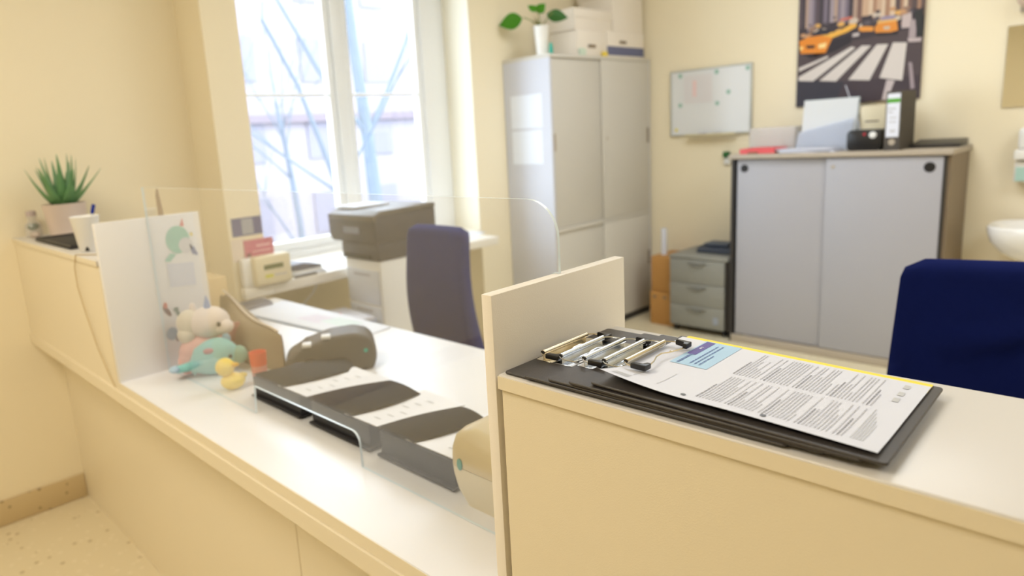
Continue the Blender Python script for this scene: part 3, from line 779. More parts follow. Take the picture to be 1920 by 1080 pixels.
for (mx, lab, c) in ((0.82, 'left violet marker lying on the whiteboard tray', (104, 98, 150)), (0.925, 'right dark marker lying on the whiteboard tray', (120, 116, 140))):
    bm = B(); tube(bm, [(mx-0.03, 4.595, 1.331), (mx+0.03, 4.595, 1.331)], 0.0065, 10); tag(obj('marker_pen', bm, col(c)), lab, 'marker')

# street poster (plain city crossing)
pz0, pz1, px0, px1 = 1.470, 2.46, 1.430, 2.096
po = thing('street_poster', 'large poster of a city crosswalk with yellow cars on the back wall', 'poster', (1.76, 4.63, pz0))
bm = B(); box(bm, px0, px1, 4.622, 4.639, pz0, pz1, 0.001, 1); obj('canvas', bm, col((62, 54, 62)), po)
layers = []
def L(c, *pts): layers.append((c, pts))
road, roadd, stripe = (78, 66, 70), (52, 50, 62), (214, 206, 202)
L(road, (px0, 1.47), (px1, 1.47), (px1, 1.86), (px0, 1.80))
L(roadd, (px0, 1.47), (1.66, 1.47), (1.70, 1.60), (px0, 1.64))
L((66, 54, 62), (1.66, 1.47), (px1, 1.47), (px1, 1.60), (1.70, 1.60))
rp = random.Random(11)
x = px0                                               # facades
while x < px1-0.002:
    w = rp.uniform(0.012, 0.03); xe = min(px1, x+w)
    zb = 1.93+rp.uniform(-0.02, 0.03)
    c = rp.choice([(120, 110, 126), (64, 56, 66), (158, 146, 156), (88, 76, 84), (176, 150, 134)]) if x < 1.74 else rp.choice([(196, 164, 138), (168, 130, 106), (120, 92, 84), (214, 192, 168), (90, 74, 74)])
    L(c, (x, zb), (xe, zb), (xe, pz1), (x, pz1)); x = xe
for i in range(46):                                   # blurred street clutter
    cx = rp.uniform(px0+0.02, px1-0.06); cz = rp.uniform(1.885, 1.975); r = rp.uniform(0.006, 0.018)
    c = rp.choice([(196, 150, 110), (70, 60, 66), (204, 190, 176), (150, 120, 104), (90, 84, 92), (222, 172, 96)])
    L(c, *[(cx+r*1.5*math.cos(a*PI/4), cz+r*math.sin(a*PI/4)) for a in range(8)])
L((206, 112, 92), (1.66, 1.95), (1.735, 1.953), (1.735, 1.965), (1.68, 1.965))
L((40, 34, 44), (1.456, 1.79), (1.506, 1.759), (1.641, 1.778), (1.736, 1.819), (1.728, 1.867), (1.621, 1.841), (1.595, 1.775))
L((226, 138, 42), (1.438, 1.866), (1.45, 1.79), (1.594, 1.778), (1.621, 1.841), (1.63, 1.86), (1.56, 1.885), (1.489, 1.883))
L((232, 176, 74), (1.56, 1.885), (1.63, 1.86), (1.711, 1.882), (1.76, 1.905), (1.757, 1.921), (1.731, 1.925), (1.666, 1.896))
L((46, 44, 56), (1.495, 1.888), (1.519, 1.885), (1.608, 1.884), (1.613, 1.911), (1.56, 1.921))
L((40, 30, 34), (1.479, 1.836), (1.486, 1.817), (1.528, 1.814), (1.533, 1.832))
L((248, 220, 150), (1.551, 1.832), (1.555, 1.808), (1.593, 1.809), (1.598, 1.838))
L((248, 210, 130), (1.440, 1.832), (1.445, 1.812), (1.462, 1.812), (1.464, 1.832))
L((40, 34, 40), (1.854, 1.855), (1.876, 1.837), (1.97, 1.833), (1.974, 1.851))
L((222, 142, 54), (1.853, 1.884), (1.859, 1.857), (1.938, 1.848), (1.974, 1.854), (1.965, 1.905), (1.867, 1.905))
L((224, 178, 110), (1.867, 1.905), (1.965, 1.905), (1.965, 1.917), (1.867, 1.921))
L((150, 140, 168), (1.885, 1.921), (1.885, 1.940), (1.955, 1.938), (1.955, 1.918))
L((196, 186, 172), (1.90, 1.884), (1.902, 1.868), (1.93, 1.866), (1.932, 1.882))
L((226, 150, 62), (1.769, 1.885), (1.788, 1.873), (1.848, 1.867), (1.848, 1.892), (1.808, 1.90), (1.774, 1.902))
L((200, 190, 190), (1.74, 1.868), (1.74, 1.850), (1.775, 1.852), (1.775, 1.870))
L((196, 180, 180), (1.99, 1.93), (1.99, 1.862), (2.04, 1.86), (2.035, 1.94))
L((190, 176, 178), (2.022, 1.803), (2.029, 1.782), (2.089, 1.777), (2.092, 1.799))
L((170, 156, 160), (2.028, 1.803), (2.03, 1.90), (2.062, 1.90), (2.062, 1.803))
L((42, 42, 44), (2.049, 1.942), (2.067, 1.808), (2.094, 1.803), (2.094, 1.950))
L(stripe, (1.442, 1.684), (1.442, 1.706), (1.607, 1.759), (1.613, 1.749))
L(stripe, (1.442, 1.629), (1.529, 1.618), (1.759, 1.787), (1.737, 1.796), (1.442, 1.651))
L(stripe, (1.565, 1.617), (1.66, 1.605), (1.841, 1.788), (1.792, 1.794))
L(stripe, (1.728, 1.607), (1.842, 1.593), (1.929, 1.785), (1.87, 1.79))
L(stripe, (1.893, 1.602), (2.01, 1.576), (2.021, 1.781), (1.952, 1.79))
L((196, 184, 186), (1.931, 1.587), (1.911, 1.475), (1.940, 1.475), (1.973, 1.58))
L((160, 146, 152), (2.035, 1.673), (2.053, 1.524), (2.073, 1.527), (2.052, 1.67))
bm = B(); pm = []; idx = {}
for i, (c, pts) in enumerate(layers):
    if c not in idx: idx[c] = len(pm); pm.append(col(c, 0.6))
    yv = 4.6217-0.00004*i
    quad(bm, [(p[0], yv, p[1]) for p in pts], idx[c])
bmesh.ops.triangulate(bm, faces=bm.faces[:])
obj('printed_picture', bm, pm, po)

# washbasin corner at the right
mi = thing('wall_mirror', 'frameless wall mirror above the white washbasin', 'mirror', (2.75, 4.63, 1.39))
bm = B(); box(bm, 2.470, 3.05, 4.630, 4.638, 1.390, 1.800, 0.001, 1); obj('glass', bm, M_MIRROR, mi)
wl = thing('wall_lamp', 'small round wall lamp above the mirror', 'lamp', (2.56, 4.6, 1.86))
bm = B(); box(bm, 2.515, 2.605, 4.60, 4.639, 1.86, 1.92, 0.004); obj('base', bm, M_TAUPE, wl)
bm = B(); ball(bm, (2.560, 4.555, 1.925), 0.055); obj('lamp_shade', bm, mat('lamp_glass', (212, 190, 172), 0.4), wl)
ws = thing('washbasin', 'white ceramic washbasin cut by the right picture edge', 'basin', (2.75, 4.42, 0.60))
bm = B(); g = []
NB = 40
for (s, z, oy) in ((0.30, 0.600, 0.08), (0.55, 0.615, 0.06), (0.80, 0.665, 0.03), (0.95, 0.725, 0.01), (1.0, 0.775, 0), (1.0, 0.800, 0), (0.97, 0.808, 0), (0.90, 0.803, 0), (0.84, 0.780, 0.0), (0.72, 0.720, 0.0), (0.45, 0.675, 0.02), (0.10, 0.665, 0.03)):
    ring = []
    for k in range(NB):
        a = 2*PI*k/NB; cx = math.cos(a); sy = math.sin(a)
        px = 2.765+0.275*s*math.copysign(abs(cx)**0.75, cx); py = 4.42+oy+0.215*s*math.copysign(abs(sy)**0.75, sy)
        ring.append(bm.verts.new((px, min(py, 4.637), z)))
    g.append(ring)
for i in range(len(g)-1):
    for k in range(NB): bm.faces.new((g[i][k], g[i][(k+1) % NB], g[i+1][(k+1) % NB], g[i+1][k]))
bm.faces.new(g[0]); bm.faces.new(g[-1])
obj('bowl', bm, M_CERAM, ws)
bm = B(); tube(bm, [(2.765, 4.60, 0.80), (2.765, 4.60, 0.90), (2.765, 4.585, 0.93), (2.765, 4.50, 0.935), (2.765, 4.48, 0.91)], 0.012, 12); obj('tap', bm, M_CHROME, ws)
bm = B(); tube(bm, [(2.765, 4.48, 0.60), (2.765, 4.48, 0.45), (2.765, 4.52, 0.42), (2.765, 4.635, 0.42)], 0.018, 12); obj('waste_pipe', bm, M_CHROME, ws)
sd = thing('soap_dispenser', 'white soap dispenser on the wall beside the mirror', 'dispenser', (2.60, 4.58, 1.12))
bm = B(); box(bm, 2.555, 2.655, 4.52, 4.639, 1.125, 1.175, 0.006); obj('bracket', bm, M_WPLAST, sd)
bm = B(); box(bm, 2.565, 2.645, 4.53, 4.635, 1.176, 1.285, 0.018, 3); obj('bottle', bm, M_WPLAST, sd)
bm = B(); box(bm, 2.590, 2.620, 4.47, 4.53, 1.262, 1.276, 0.004); obj('lever', bm, M_WPLAST, sd)
gd = thing('glove_box', 'white and pale teal wall box under the soap dispenser', 'box', (2.61, 4.59, 1.02))
bm = B(); box(bm, 2.558, 2.68, 4.55, 4.639, 1.010, 1.116, 0.003); obj('holder', bm, M_WPLAST, gd)
bm = B(); box(bm, 2.566, 2.676, 4.547, 4.5498, 1.014, 1.085); obj('front', bm, col((176, 212, 204)), gd)
wh = thing('wall_clip', 'small green and white clip on the wall left of the low cabinet', 'clip', (0.985, 4.62, 1.12))
bm = B(); box(bm, 0.962, 1.004, 4.618, 4.639, 1.118, 1.165, 0.005); obj('body', bm, M_WPLAST, wh)
bm = B(); box(bm, 0.962, 1.000, 4.600, 4.639, 1.166, 1.205, 0.006); obj('cap', bm, col((20, 96, 40)), wh)

# ------------------------------------------------------------------ by the window
bm = B(); box(bm, 0.2505, 0.2520, 1.357, 1.503, 1.042, 1.124, mi=0); box(bm, 0.2521, 0.2524, 1.405, 1.460, 1.048, 1.118, mi=1)
tag(obj('notice_sticker', bm, [col((86, 92, 140)), col((164, 168, 178))]), 'blue and grey notice sticker on the wall pier', 'sticker')
bm = B(); box(bm, 0.2505, 0.2535, 1.345, 1.41, 0.93, 1.03); 
tag(obj('card', bm, col((232, 218, 204))), 'pale pink card behind the pink leaflet on the pier', 'card')
bm = B(); box(bm, 0.2545, 0.258, 1.402, 1.545, 0.90, 1.020, mi=0); box(bm, 0.2581, 0.2584, 1.46, 1.53, 0.985, 0.995, mi=1); box(bm, 0.2581, 0.2584, 1.44, 1.53, 0.962, 0.968, mi=1)
box(bm, 0.2581, 0.2584, 1.41, 1.43, 0.91, 0.96, mi=2)
tag(obj('leaflet', bm, [col((202, 112, 136)), col((228, 178, 190)), col((120, 74, 92))]), 'pink leaflet standing behind the cream display box', 'leaflet')
db = thing('display_box', 'cream box with dark green display and yellow sticker on the sill', 'device', (0.28, 1.47, 0.81))
bm = B(); box(bm, 0.262, 0.298, 1.362, 1.43, 0.811, 0.945, 0.010, 3); obj('wall_holder', bm, M_WPLAST, db)
bm = B(); box(bm, 0.268, 0.330, 1.405, 1.588, 0.812, 0.948, 0.012, 3); obj('housing', bm, M_CREAMP, db)
bm = B(); box(bm, 0.3298, 0.3312, 1.448, 1.545, 0.884, 0.906, 0.0); obj('display', bm, col((96, 104, 62)), db)
bm = B(); box(bm, 0.3298, 0.3310, 1.450, 1.490, 0.846, 0.862, 0.0); obj('sticker', bm, col((214, 208, 80)), db)
bm = B(); box(bm, 0.3298, 0.3310, 1.497, 1.56, 0.852, 0.857, 0.0); obj('print', bm, M_INK, db)
st = thing('stapler_tray', 'dark device lying on white papers on the window sill', 'device', (0.2, 1.76, 0.81))
bm = B(); box(bm, 0.10, 0.285, 1.63, 1.80, 0.811, 0.822, 0.002); obj('papers', bm, M_PAPER2, st)
bm = B(); prism(bm, [(1.60, 0.845), (1.60, 0.870), (1.70, 0.868), (1.80, 0.846), (1.80, 0.834), (1.70, 0.836)], 'x', 0.14, 0.25, bev=0.004); obj('housing', bm, col((92, 100, 124), 0.4), st)
bm = B(); box(bm, 0.12, 0.27, 1.605, 1.79, 0.823, 0.834, 0.002); obj('base', bm, M_WPLAST, st)
bm = B(); box(bm, 0.288, 0.2935, 1.62, 1.74, 0.8105, 0.822, 0.001); obj('dark_edge', bm, M_DARK, st)
bm = B(); prism(bm, [(0.02, 2.95), (0.14, 3.02), (0.12, 3.10), (0.00, 3.03)], 'z', 0.811, 0.816); tag(obj('paper_sheet', bm, M_PAPER2), 'white sheet at the right end of the window sill', 'paper')

# copier
cp = thing('copier', 'office copier with dark scanner top and white drawer body beside the sill', 'copier', (0.47, 2.05, 0))
bm = B(); box(bm, 0.332, 0.612, 1.885, 2.30, 0.02, 0.872, 0.008, 3); obj('cabinet', bm, M_WPLAST, cp)
for (z0, z1) in ((0.66, 0.825), (0.52, 0.650), (0.33, 0.510)):
    bm = B(); box(bm, 0.345, 0.600, 1.878, 1.8845, z0, z1, 0.003); dw = obj('paper_drawer', bm, mat('copier_drawer', (214, 218, 226), 0.4), cp)
    bm = B(); box(bm, 0.405, 0.535, 1.8765, 1.8779, z1-0.030, z1-0.017); obj('drawer_grip', bm, M_INK, dw)
bm = B(); box(bm, 0.325, 0.618, 1.875, 2.31, 0.873, 0.955, 0.008, 3); obj('print_unit', bm, mat('copier_dark', (74, 72, 78), 0.45), cp)
bm = B(); box(bm, 0.36, 0.56, 1.870, 1.8745, 0.878, 0.898); obj('output_slot', bm, M_BLACK, cp)
bm = B(); prism(bm, [(0.240, 0.985), (0.262, 0.956), (0.622, 0.956), (0.622, 1.088), (0.235, 1.088)], 'y', 1.868, 2.24, bev=0.006); obj('scanner_unit', bm, mat('copier_dark', (74, 72, 78), 0.45), cp)
bm = B(); prism(bm, [(1.862, 1.062), (1.862, 1.088), (1.90, 1.108), (2.24, 1.112), (2.24, 1.089), (1.90, 1.089)], 'x', 0.262, 0.624, bev=0.003); obj('scanner_lid', bm, mat('copier_lid', (98, 94, 90), 0.4), cp)
bm = B(); box(bm, 0.37, 0.50, 1.8635, 1.8672, 1.00, 1.03); obj('control_panel', bm, mat('panel_grey', (126, 130, 146), 0.3), cp)
bm = B(); prism(bm, [(0.255, 1.90), (0.42, 1.90), (0.42, 2.12), (0.255, 2.12)], 'z', 1.113, 1.120)
tag(obj('paper_stack', bm, M_PAPER2), 'thin stack of white paper lying on the copier', 'paper')
# low shelf with magazines in front of the copier
ls = thing('low_shelf', 'low white shelf unit below the magazines by the copier', 'shelf', (0.45, 1.72, 0))
bm = B(); box(bm, 0.285, 0.64, 1.60, 1.865, 0.555, 0.575, 0.002); obj('top', bm, M_LAMW, ls)
for xx in (0.285, 0.622):
    bm = B(); box(bm, xx, xx+0.018, 1.60, 1.865, 0, 0.5545); obj('side_panel', bm, M_LAMW, ls)
for k, (c, lab) in enumerate((((60, 62, 60), 'dark magazine at the bottom of the pile by the copier'), ((190, 200, 226), 'pale blue magazine in the middle of the pile'), ((226, 228, 240), 'white magazine with pink print on top of the pile'))):
    bm = B(); a = math.radians((-12, 4, -6)[k]); cx, cy = 0.46, 1.735
    pts = [(cx+math.cos(a)*p-math.sin(a)*q, cy+math.sin(a)*p+math.cos(a)*q) for p, q in ((-0.145, -0.105), (0.145, -0.105), (0.145, 0.105), (-0.145, 0.105))]
    z = 0.576+0.0165*k
    prism(bm, pts, 'z', z, z+0.016, bev=0.003)
    mm = [col(c)]
    if k == 2: flat(bm, [(0.40, 1.72), (0.46, 1.70), (0.48, 1.75), (0.42, 1.77)], 'z', z+0.0163, 1); mm.append(col((226, 166, 188)))
    tag(obj('magazine', bm, mm), lab, 'magazine', 'magazines on the low shelf')

# ------------------------------------------------------------------ office chairs
def make_chair(name, lab, loc, rotz, bw, zt, m, wrinkle=0.0):
    """backrest toward +y, seat toward the desk (-y)"""
    t = thing(name, lab, 'chair', loc, rotz)
    nu, nv = 20, 26
    bm = B(); z0 = 0.50
    def surf(u, v, s):
        z = z0+(zt-z0)*v
        w = bw/2*(1.0+0.10*(1-v)-0.02*v)
        x = u*w
        y = 0.03*math.sin(PI*(v*1.1))*-1+0.035*(1-v)+0.016*u*u*-1
        th = 0.032+0.006*math.cos(v*PI)
        if s > 0: th *= 1
        if wrinkle and s < 0: y += wrinkle*math.exp(-((v-0.72-0.05*math.sin(u*4+0.8))/0.035)**2)*min(1, max(0, (u+0.75)*3))*-1.0+wrinkle*0.9*math.exp(-((v-0.65-0.05*math.sin(u*4+0.8))/0.05)**2)*min(1, max(0, (u+0.75)*3))
        return (x, y+s*th, z)
    loop = []
    for j in range(nv+1):
        v = j/nv; row = []
        rc = 0.06
        # rounded top corners: narrow u range near the top
        vv = v; lim = 1.0
        dz = (1-v)*(zt-z0)
        if dz < 0.045: lim = 1.0-(0.045-math.sqrt(max(0, 0.045**2-(0.045-dz)**2)))/(bw/2)
        fl = 1.0
        if dz < 0.022: fl = math.sqrt(max(0.02, 1-((0.022-dz)/0.022)**2))
        for i in range(nu+1):
            u = -lim+2*lim*i/nu
            edge = 1.0; d = (1-abs(u)/lim)*bw/2
            if d < 0.016: edge = math.sqrt(max(0.12, 1-((0.016-d)/0.016)**2))
            a = surf(u, v, -1*edge*fl); row.append(a)
        for i in range(nu, -1, -1):
            u = -lim+2*lim*i/nu
            edge = 1.0; d = (1-abs(u)/lim)*bw/2
            if d < 0.016: edge = math.sqrt(max(0.12, 1-((0.016-d)/0.016)**2))
            row.append(surf(u, v, 1*edge*fl))
        loop.append([bm.verts.new(p) for p in row])
    n = len(loop[0])
    for j in range(nv):
        for k in range(n): bm.faces.new((loop[j][k], loop[j][(k+1) % n], loop[j+1][(k+1) % n], loop[j+1][k]))
    bm.faces.new(loop[0]); bm.faces.new(loop[-1])
    obj('backrest', bm, m, t, world=False, smooth=60)
    bm = B(); box(bm, -0.24, 0.24, -0.45, -0.01, 0.43, 0.50, 0.028, 4); obj('seat', bm, m, t, world=False)
    bm = B(); tube(bm, [(0, -0.22, 0.425), (0, 0.02, 0.42), (0, 0.085, 0.46), (0, 0.10, 0.60), (0, 0.075, 0.70)], 0.016, 10); obj('back_bracket', bm, M_BLACK, t, world=False)
    bm = B(); lathe(bm, [(0.025, 0.09), (0.025, 0.25), (0.016, 0.25), (0.016, 0.43)], 0, -0.22, 18); obj('gas_lift', bm, M_BLACK, t, world=False)
    for k in range(5):
        a = 2*PI*k/5+0.3; ex, ey = 0.29*math.cos(a), -0.22+0.29*math.sin(a)
        bm = B(); tube(bm, [(0, -0.22, 0.10), (ex*0.5, -0.22+(ey+0.22)*0.5, 0.095), (ex, ey, 0.075)], 0.02, 8, taper=[0.022, 0.018, 0.013]); lg = obj('base_leg', bm, M_BLACK, t, world=False)
        bm = B(); M = Matrix.Translation((ex, ey, 0.028)) @ Matrix.Rotation(a, 4, 'Z') @ Matrix.Rotation(PI/2, 4, 'X')
        lathe(bm, [(0.020, -0.018), (0.027, -0.014), (0.027, 0.014), (0.020, 0.018)], 0, 0, 16, M=M)
        tube(bm, [(ex, ey, 0.028), (ex, ey, 0.075)], 0.006, 8)
        obj('castor', bm, M_BLACK, t, world=False)
    return t
make_chair('office_chair', 'slim blue high-back office chair between desk and copier', (1.005, 1.915, 0), 0.0, 0.375, 1.058, M_BLUE2)
make_chair('office_chair', 'wide dark blue office chair behind the clipboards, cut by the right edge', (3.00, 1.915, 0), math.radians(11), 0.58, 1.072, M_BLUE, 0.020)

# ------------------------------------------------------------------ on the desk
WT = LZ+0.0004
dk = thing('desk_pad', 'large white paper desk pad on the far side of the desk', 'desk pad', (0.95, 1.3, WT))
bm = B(); prism(bm, [(0.600, 1.195), (1.312, 1.250), (1.290, 1.405), (0.560, 1.405)], 'z', WT, WT+0.006, bev=0.001); obj('paper_block', bm, mat('desk_pad_paper', (232, 237, 248), 0.6, noise=0.02), dk)
bm = B(); flat(bm, [(0.88, 1.27), (1.02, 1.275), (1.04, 1.36), (0.90, 1.35)], 'z', WT+0.0064, 0); flat(bm, [(1.00, 1.30), (1.16, 1.30), (1.17, 1.38), (1.02, 1.37)], 'z', WT+0.0067, 1)
obj('print', bm, [col((226, 222, 238)), col((222, 238, 240))], dk)
bm = B(); prism(bm, [(0.598, 1.186), (1.314, 1.242), (1.314, 1.249), (0.599, 1.194)], 'z', WT, WT+0.004); obj('pad_edge', bm, col((150, 166, 186)), dk)
kb = thing('keyboard', 'grey keyboard at the left end of the desk', 'keyboard', (0.62, 1.23, WT))
bm = B(); prism(bm, [(0.47, 1.16), (0.585, 1.14), (0.585, 1.34), (0.47, 1.36)], 'z', WT, WT+0.018, bev=0.003); obj('case', bm, mat('keyboard_grey', (128, 128, 136), 0.5), kb)
bm = B()
for i in range(4):
    for j in range(9): box(bm, 0.485+i*0.023, 0.504+i*0.023, 1.165+j*0.0195, 1.181+j*0.0195, WT+0.018, WT+0.022)
obj('keys', bm, mat('key_grey', (104, 104, 112), 0.5), kb)
# cardboard box at the wall end
wbx = thing('cardboard_box', 'tan cardboard box at the wall end of the desk', 'box', (0.60, 1.05, WT))
bm = B(); box(bm, 0.48, 0.66, 0.98, 1.12, WT, WT+0.175, 0.003); obj('carton', bm, mat('tan_card', (206, 182, 138), 0.8, noise=0.04), wbx)
# taupe pouch leaning behind the toys
tp = thing('fabric_pouch', 'taupe fabric pouch with curved top edge behind the plush toys', 'pouch', (1.10, 0.93, WT))
bm = B(); N = 18; ring = []
for i in range(N+1):
    t = i/N; cx = 0.90+0.50*t; cy = 0.985-0.055*t
    h = 0.178-0.070*t-0.016*math.sin(t*PI)+0.006*math.sin(t*9)
    if t < 0.06: h *= 0.9
    w = 0.060*math.sin(PI*min(1, max(0.08, t*0.9+0.08)))
    sec = []
    for k in range(14):
        a = PI*k/13
        sec.append(bm.verts.new((cx+0.3*w*math.cos(a), cy-w*math.cos(a), WT+h*max(0.0, math.sin(a))**0.6)))
    ring.append(sec)
for i in range(N):
    for k in range(13): bm.faces.new((ring[i][k], ring[i+1][k], ring[i+1][k+1], ring[i][k+1]))
    bm.faces.new((ring[i][13], ring[i+1][13], ring[i+1][0], ring[i][0]))
bm.faces.new(ring[0]); bm.faces.new(ring[-1])
obj('pouch_body', bm, M_TAUPEF, tp, smooth=70)
bm = B(); tube(bm, [(0.90+0.50*i/N, 0.985-0.055*i/N, WT+0.004+0.178-0.070*i/N-0.016*math.sin(i/N*PI)+0.006*math.sin(i/N*9)) for i in range(1, N)], 0.0035, 8); obj('zip_edge', bm, col((226, 212, 196)), tp)
bm = B(); box(bm, 1.14, 1.15, 0.86, 0.925, WT, WT+0.115, 0.002)
tag(obj('notebook', bm, col((176, 118, 104))), 'brownish red notebook standing before the taupe pouch', 'notebook')

# document trays
TRAYS = (
    # x0, x1, cover near left/right, cover far left/right, depth, paper right edge
    (1.512, 1.752, 1.510, 1.668, 1.590, 1.706, 0.245, 1.778, 'leftmost of the three black document trays, under the dark terminal'),
    (1.796, 2.030, 1.776, 1.960, 1.850, 1.984, 0.195, 2.056, 'middle one of the three black document trays'),
    (2.060, 2.290, 2.050, 2.172, 2.112, 2.204, 0.185, 2.292, 'rightmost of the three black document trays, next to the label printer'))
for k, (x0, x1, ca, cb_, fa, fb, dep, pr_, lab) in enumerate(TRAYS):
    t = thing('document_tray', lab, 'tray', ((x0+x1)/2, 0.88, WT), 0, 'black document trays')
    yb = 0.955
    bm = B(); box(bm, x0+0.006, x1-0.004, 0.774, yb-0.01, WT, WT+0.0035, 0.001); obj('foot_plate', bm, M_BLACK, t)
    bm = B(); box(bm, x0, x1, 0.764, yb, WT+0.004, WT+0.0095, 0.001); obj('base_lip', bm, M_BLACKM, t)
    bm = B(); box(bm, x0+0.004, x1-0.002, 0.772, yb-0.002, WT+0.010, WT+0.058, 0.002); obj('body', bm, mat('tray_black', (22, 21, 24), 0.5, noise=0.05), t)
    yf = 0.774
    bm = B(); g = []; n1, n2 = 14, 8
    for i in range(n1+1):
        v = i/n1; row = []
        xl = ca+(fa-ca)*v; xr = cb_+(fb-cb_)*v+0.014*math.sin(v*PI)
        for j in range(n2+1):
            u = j/n2
            row.append(bm.verts.new((xl+(xr-xl)*u, yf+v*dep-0.05*u*v*(1 if k == 0 else 0.3), WT+0.0620+0.005*math.sin(u*PI)+0.004*math.sin(v*PI)-(0.02*max(0, v-0.72) if k == 0 else 0))))
        g.append(row)
    for i in range(n1):
        for j in range(n2): bm.faces.new((g[i][j], g[i][j+1], g[i+1][j+1], g[i+1][j]))
    bmesh.ops.solidify(bm, geom=bm.faces[:], thickness=0.0030)
    obj('cover', bm, M_BLACKM, t, smooth=50)
    ps = thing('form_sheets', ('white form sheets between the left and middle black trays', 'white form sheets between the middle and right black trays', 'white form sheets beside the cream label printer')[k], 'paper', ((x0+x1)/2, 0.88, WT+0.0585), 0, 'form sheets on the trays')
    bm = B(); xa = cb_-0.03
    xq = fb-0.02
    for q in range(3):
        prism(bm, [(xa+0.002*q, yf+0.004), (pr_-0.001*q, yf+0.006), (pr_+(fb-cb_)+0.032, yf+0.200), (xq, yf+0.205)], 'z', WT+0.0586+0.0007*q, WT+0.0591+0.0007*q)
    obj('pages', bm, mat('form_paper', (242, 243, 248), 0.7, noise=0.01), ps)
    bm = B()
    for q in range(6):
        xx = pr_-0.055+0.012*(q % 3); yy = yf+0.03+0.026*q
        flat(bm, [(xx, yy), (xx+0.022, yy), (xx+0.026, yy+0.004), (xx+0.004, yy+0.004)], 'z', WT+0.0612)
    obj('print', bm, M_INKL, ps)

# dark card terminal
ct = thing('card_terminal', 'dark grey rounded card terminal with teal dot on the desk', 'device', (1.490, 1.045, WT), math.radians(57))
bm = B()
prof = [(-0.135, 0.0), (-0.145, 0.03), (-0.13, 0.060), (-0.08, 0.085), (-0.01, 0.108), (0.06, 0.112), (0.100, 0.100), (0.118, 0.075), (0.120, 0.035), (0.108, 0.0)]
prism(bm, prof, 'y', -0.06, 0.06, bev=0.012, bseg=3)
obj('housing', bm, mat('terminal_grey', (88, 84, 82), 0.5), ct, world=False, smooth=50)
bm = B(); M = Matrix.Translation((0.088, -0.0605, 0.060)) @ Matrix.Rotation(PI/2, 4, 'X'); lathe(bm, [(0.006, 0), (0.006, 0.0015)], 0, 0, 14, M=M); obj('indicator', bm, M_TEAL, ct, world=False)
for (xx, zz) in ((-0.02, 0.108), (-0.075, 0.090)):
    bm = B(); box(bm, xx-0.013, xx+0.013, -0.062, -0.03, zz-0.004, zz+0.006, 0.003); obj('key', bm, M_WPLAST, ct, world=False)
bm = B(); box(bm, -0.100, -0.060, -0.0615, -0.0602, 0.010, 0.026); obj('sticker', bm, col((172, 168, 106)), ct, world=False)

# cream label printer
pr = thing('label_printer', 'cream rounded label printer behind the acrylic screen by the divider', 'printer', (2.42, 0.86, WT))
def rr2(x0, x1, y0, y1, r): return rrect(x0, x1, y0, y1, r, 8)
bm = B(); levels = [(0.0, 0.024, 0.022), (0.008, 0.020, 0.022), (0.030, 0.008, 0.026), (0.060, 0.001, 0.028), (0.075, 0.0, 0.028)]
rings = []
for (z, ins, r) in levels: rings.append([bm.verts.new((p[0], p[1], WT+z)) for p in rr2(2.302+ins, 2.575-ins*0.2, 0.742+ins*0.5, 1.00, r)])
for i in range(len(rings)-1):
    n = len(rings[i])
    for k in range(n): bm.faces.new((rings[i][k], rings[i][(k+1) % n], rings[i+1][(k+1) % n], rings[i+1][k]))
bm.faces.new(rings[0]); bm.faces.new(rings[-1])
obj('lower_housing', bm, M_CREAMP, pr, smooth=50)
bm = B(); levels = [(0.0762, 0.0, 0.028), (0.105, 0.001, 0.028), (0.125, 0.006, 0.028), (0.136, 0.016, 0.026), (0.142, 0.032, 0.020)]
rings = []
for (z, ins, r) in levels: rings.append([bm.verts.new((p[0], p[1], WT+z-(0.030*max(0, (p[0]-2.38)/0.2) if z > 0.09 else 0))) for p in rr2(2.302+ins, 2.575-ins, 0.742+ins, 1.00-ins, r)])
for i in range(len(rings)-1):
    n = len(rings[i])
    for k in range(n): bm.faces.new((rings[i][k], rings[i][(k+1) % n], rings[i+1][(k+1) % n], rings[i+1][k]))
bm.faces.new(rings[0]); bm.faces.new(rings[-1])
obj('lid', bm, M_CREAMD, pr, smooth=50)
bm = B(); M = Matrix.Translation((2.338, 0.7415, WT+0.083)) @ Matrix.Rotation(PI/2, 4, 'X') @ Matrix.Scale(0.55, 4, (1, 0, 0)); lathe(bm, [(0.011, 0), (0.011, 0.0015)], 0, 0, 20, M=M); obj('indicator', bm, mat('teal_oval', (70, 150, 130), 0.4), pr)
bm = B(); box(bm, 2.46, 2.50, 0.80, 0.88, WT+0.128, WT+0.134, 0.002); obj('release_button', bm, M_BLACK, pr)

# plush toys (plain generic shapes)
RIGHT = math.radians(68)
tu = thing('plush_toy', 'pink plush animal with white head and small blue horn', 'toy', (1.165, 0.800, WT), RIGHT)
PK = mat('plush_pink', (238, 186, 174), 0.95, noise=0.08, scale=30, bump=0.5, bscale=300)
PW_ = mat('plush_white', (240, 228, 220), 0.95, noise=0.05, scale=30, bump=0.5, bscale=300)
bm = B(); ball(bm, (-0.005, 0, 0.055), 0.062, 1.15, 0.85, 0.95); ball(bm, (-0.045, -0.01, 0.035), 0.036); ball(bm, (0.045, -0.015, 0.035), 0.034); obj('body', bm, PK, tu, world=False)
bm = B(); ball(bm, (0.020, -0.01, 0.145), 0.052, 1.15, 0.9, 0.92); ball(bm, (0.055, -0.03, 0.130), 0.030, 1.1, 0.9, 0.8)
ball(bm, (-0.020, 0.0, 0.190), 0.012, 0.8, 0.6, 1.5); obj('head', bm, PW_, tu, world=False)
bm = B(); ball(bm, (-0.035, -0.005, 0.150), 0.036, 1, 0.8, 1.1); ball(bm, (-0.045, -0.005, 0.115), 0.028); obj('mane', bm, mat('plush_cream', (232, 222, 200), 0.95, noise=0.1, scale=40, bump=0.6, bscale=200), tu, world=False)
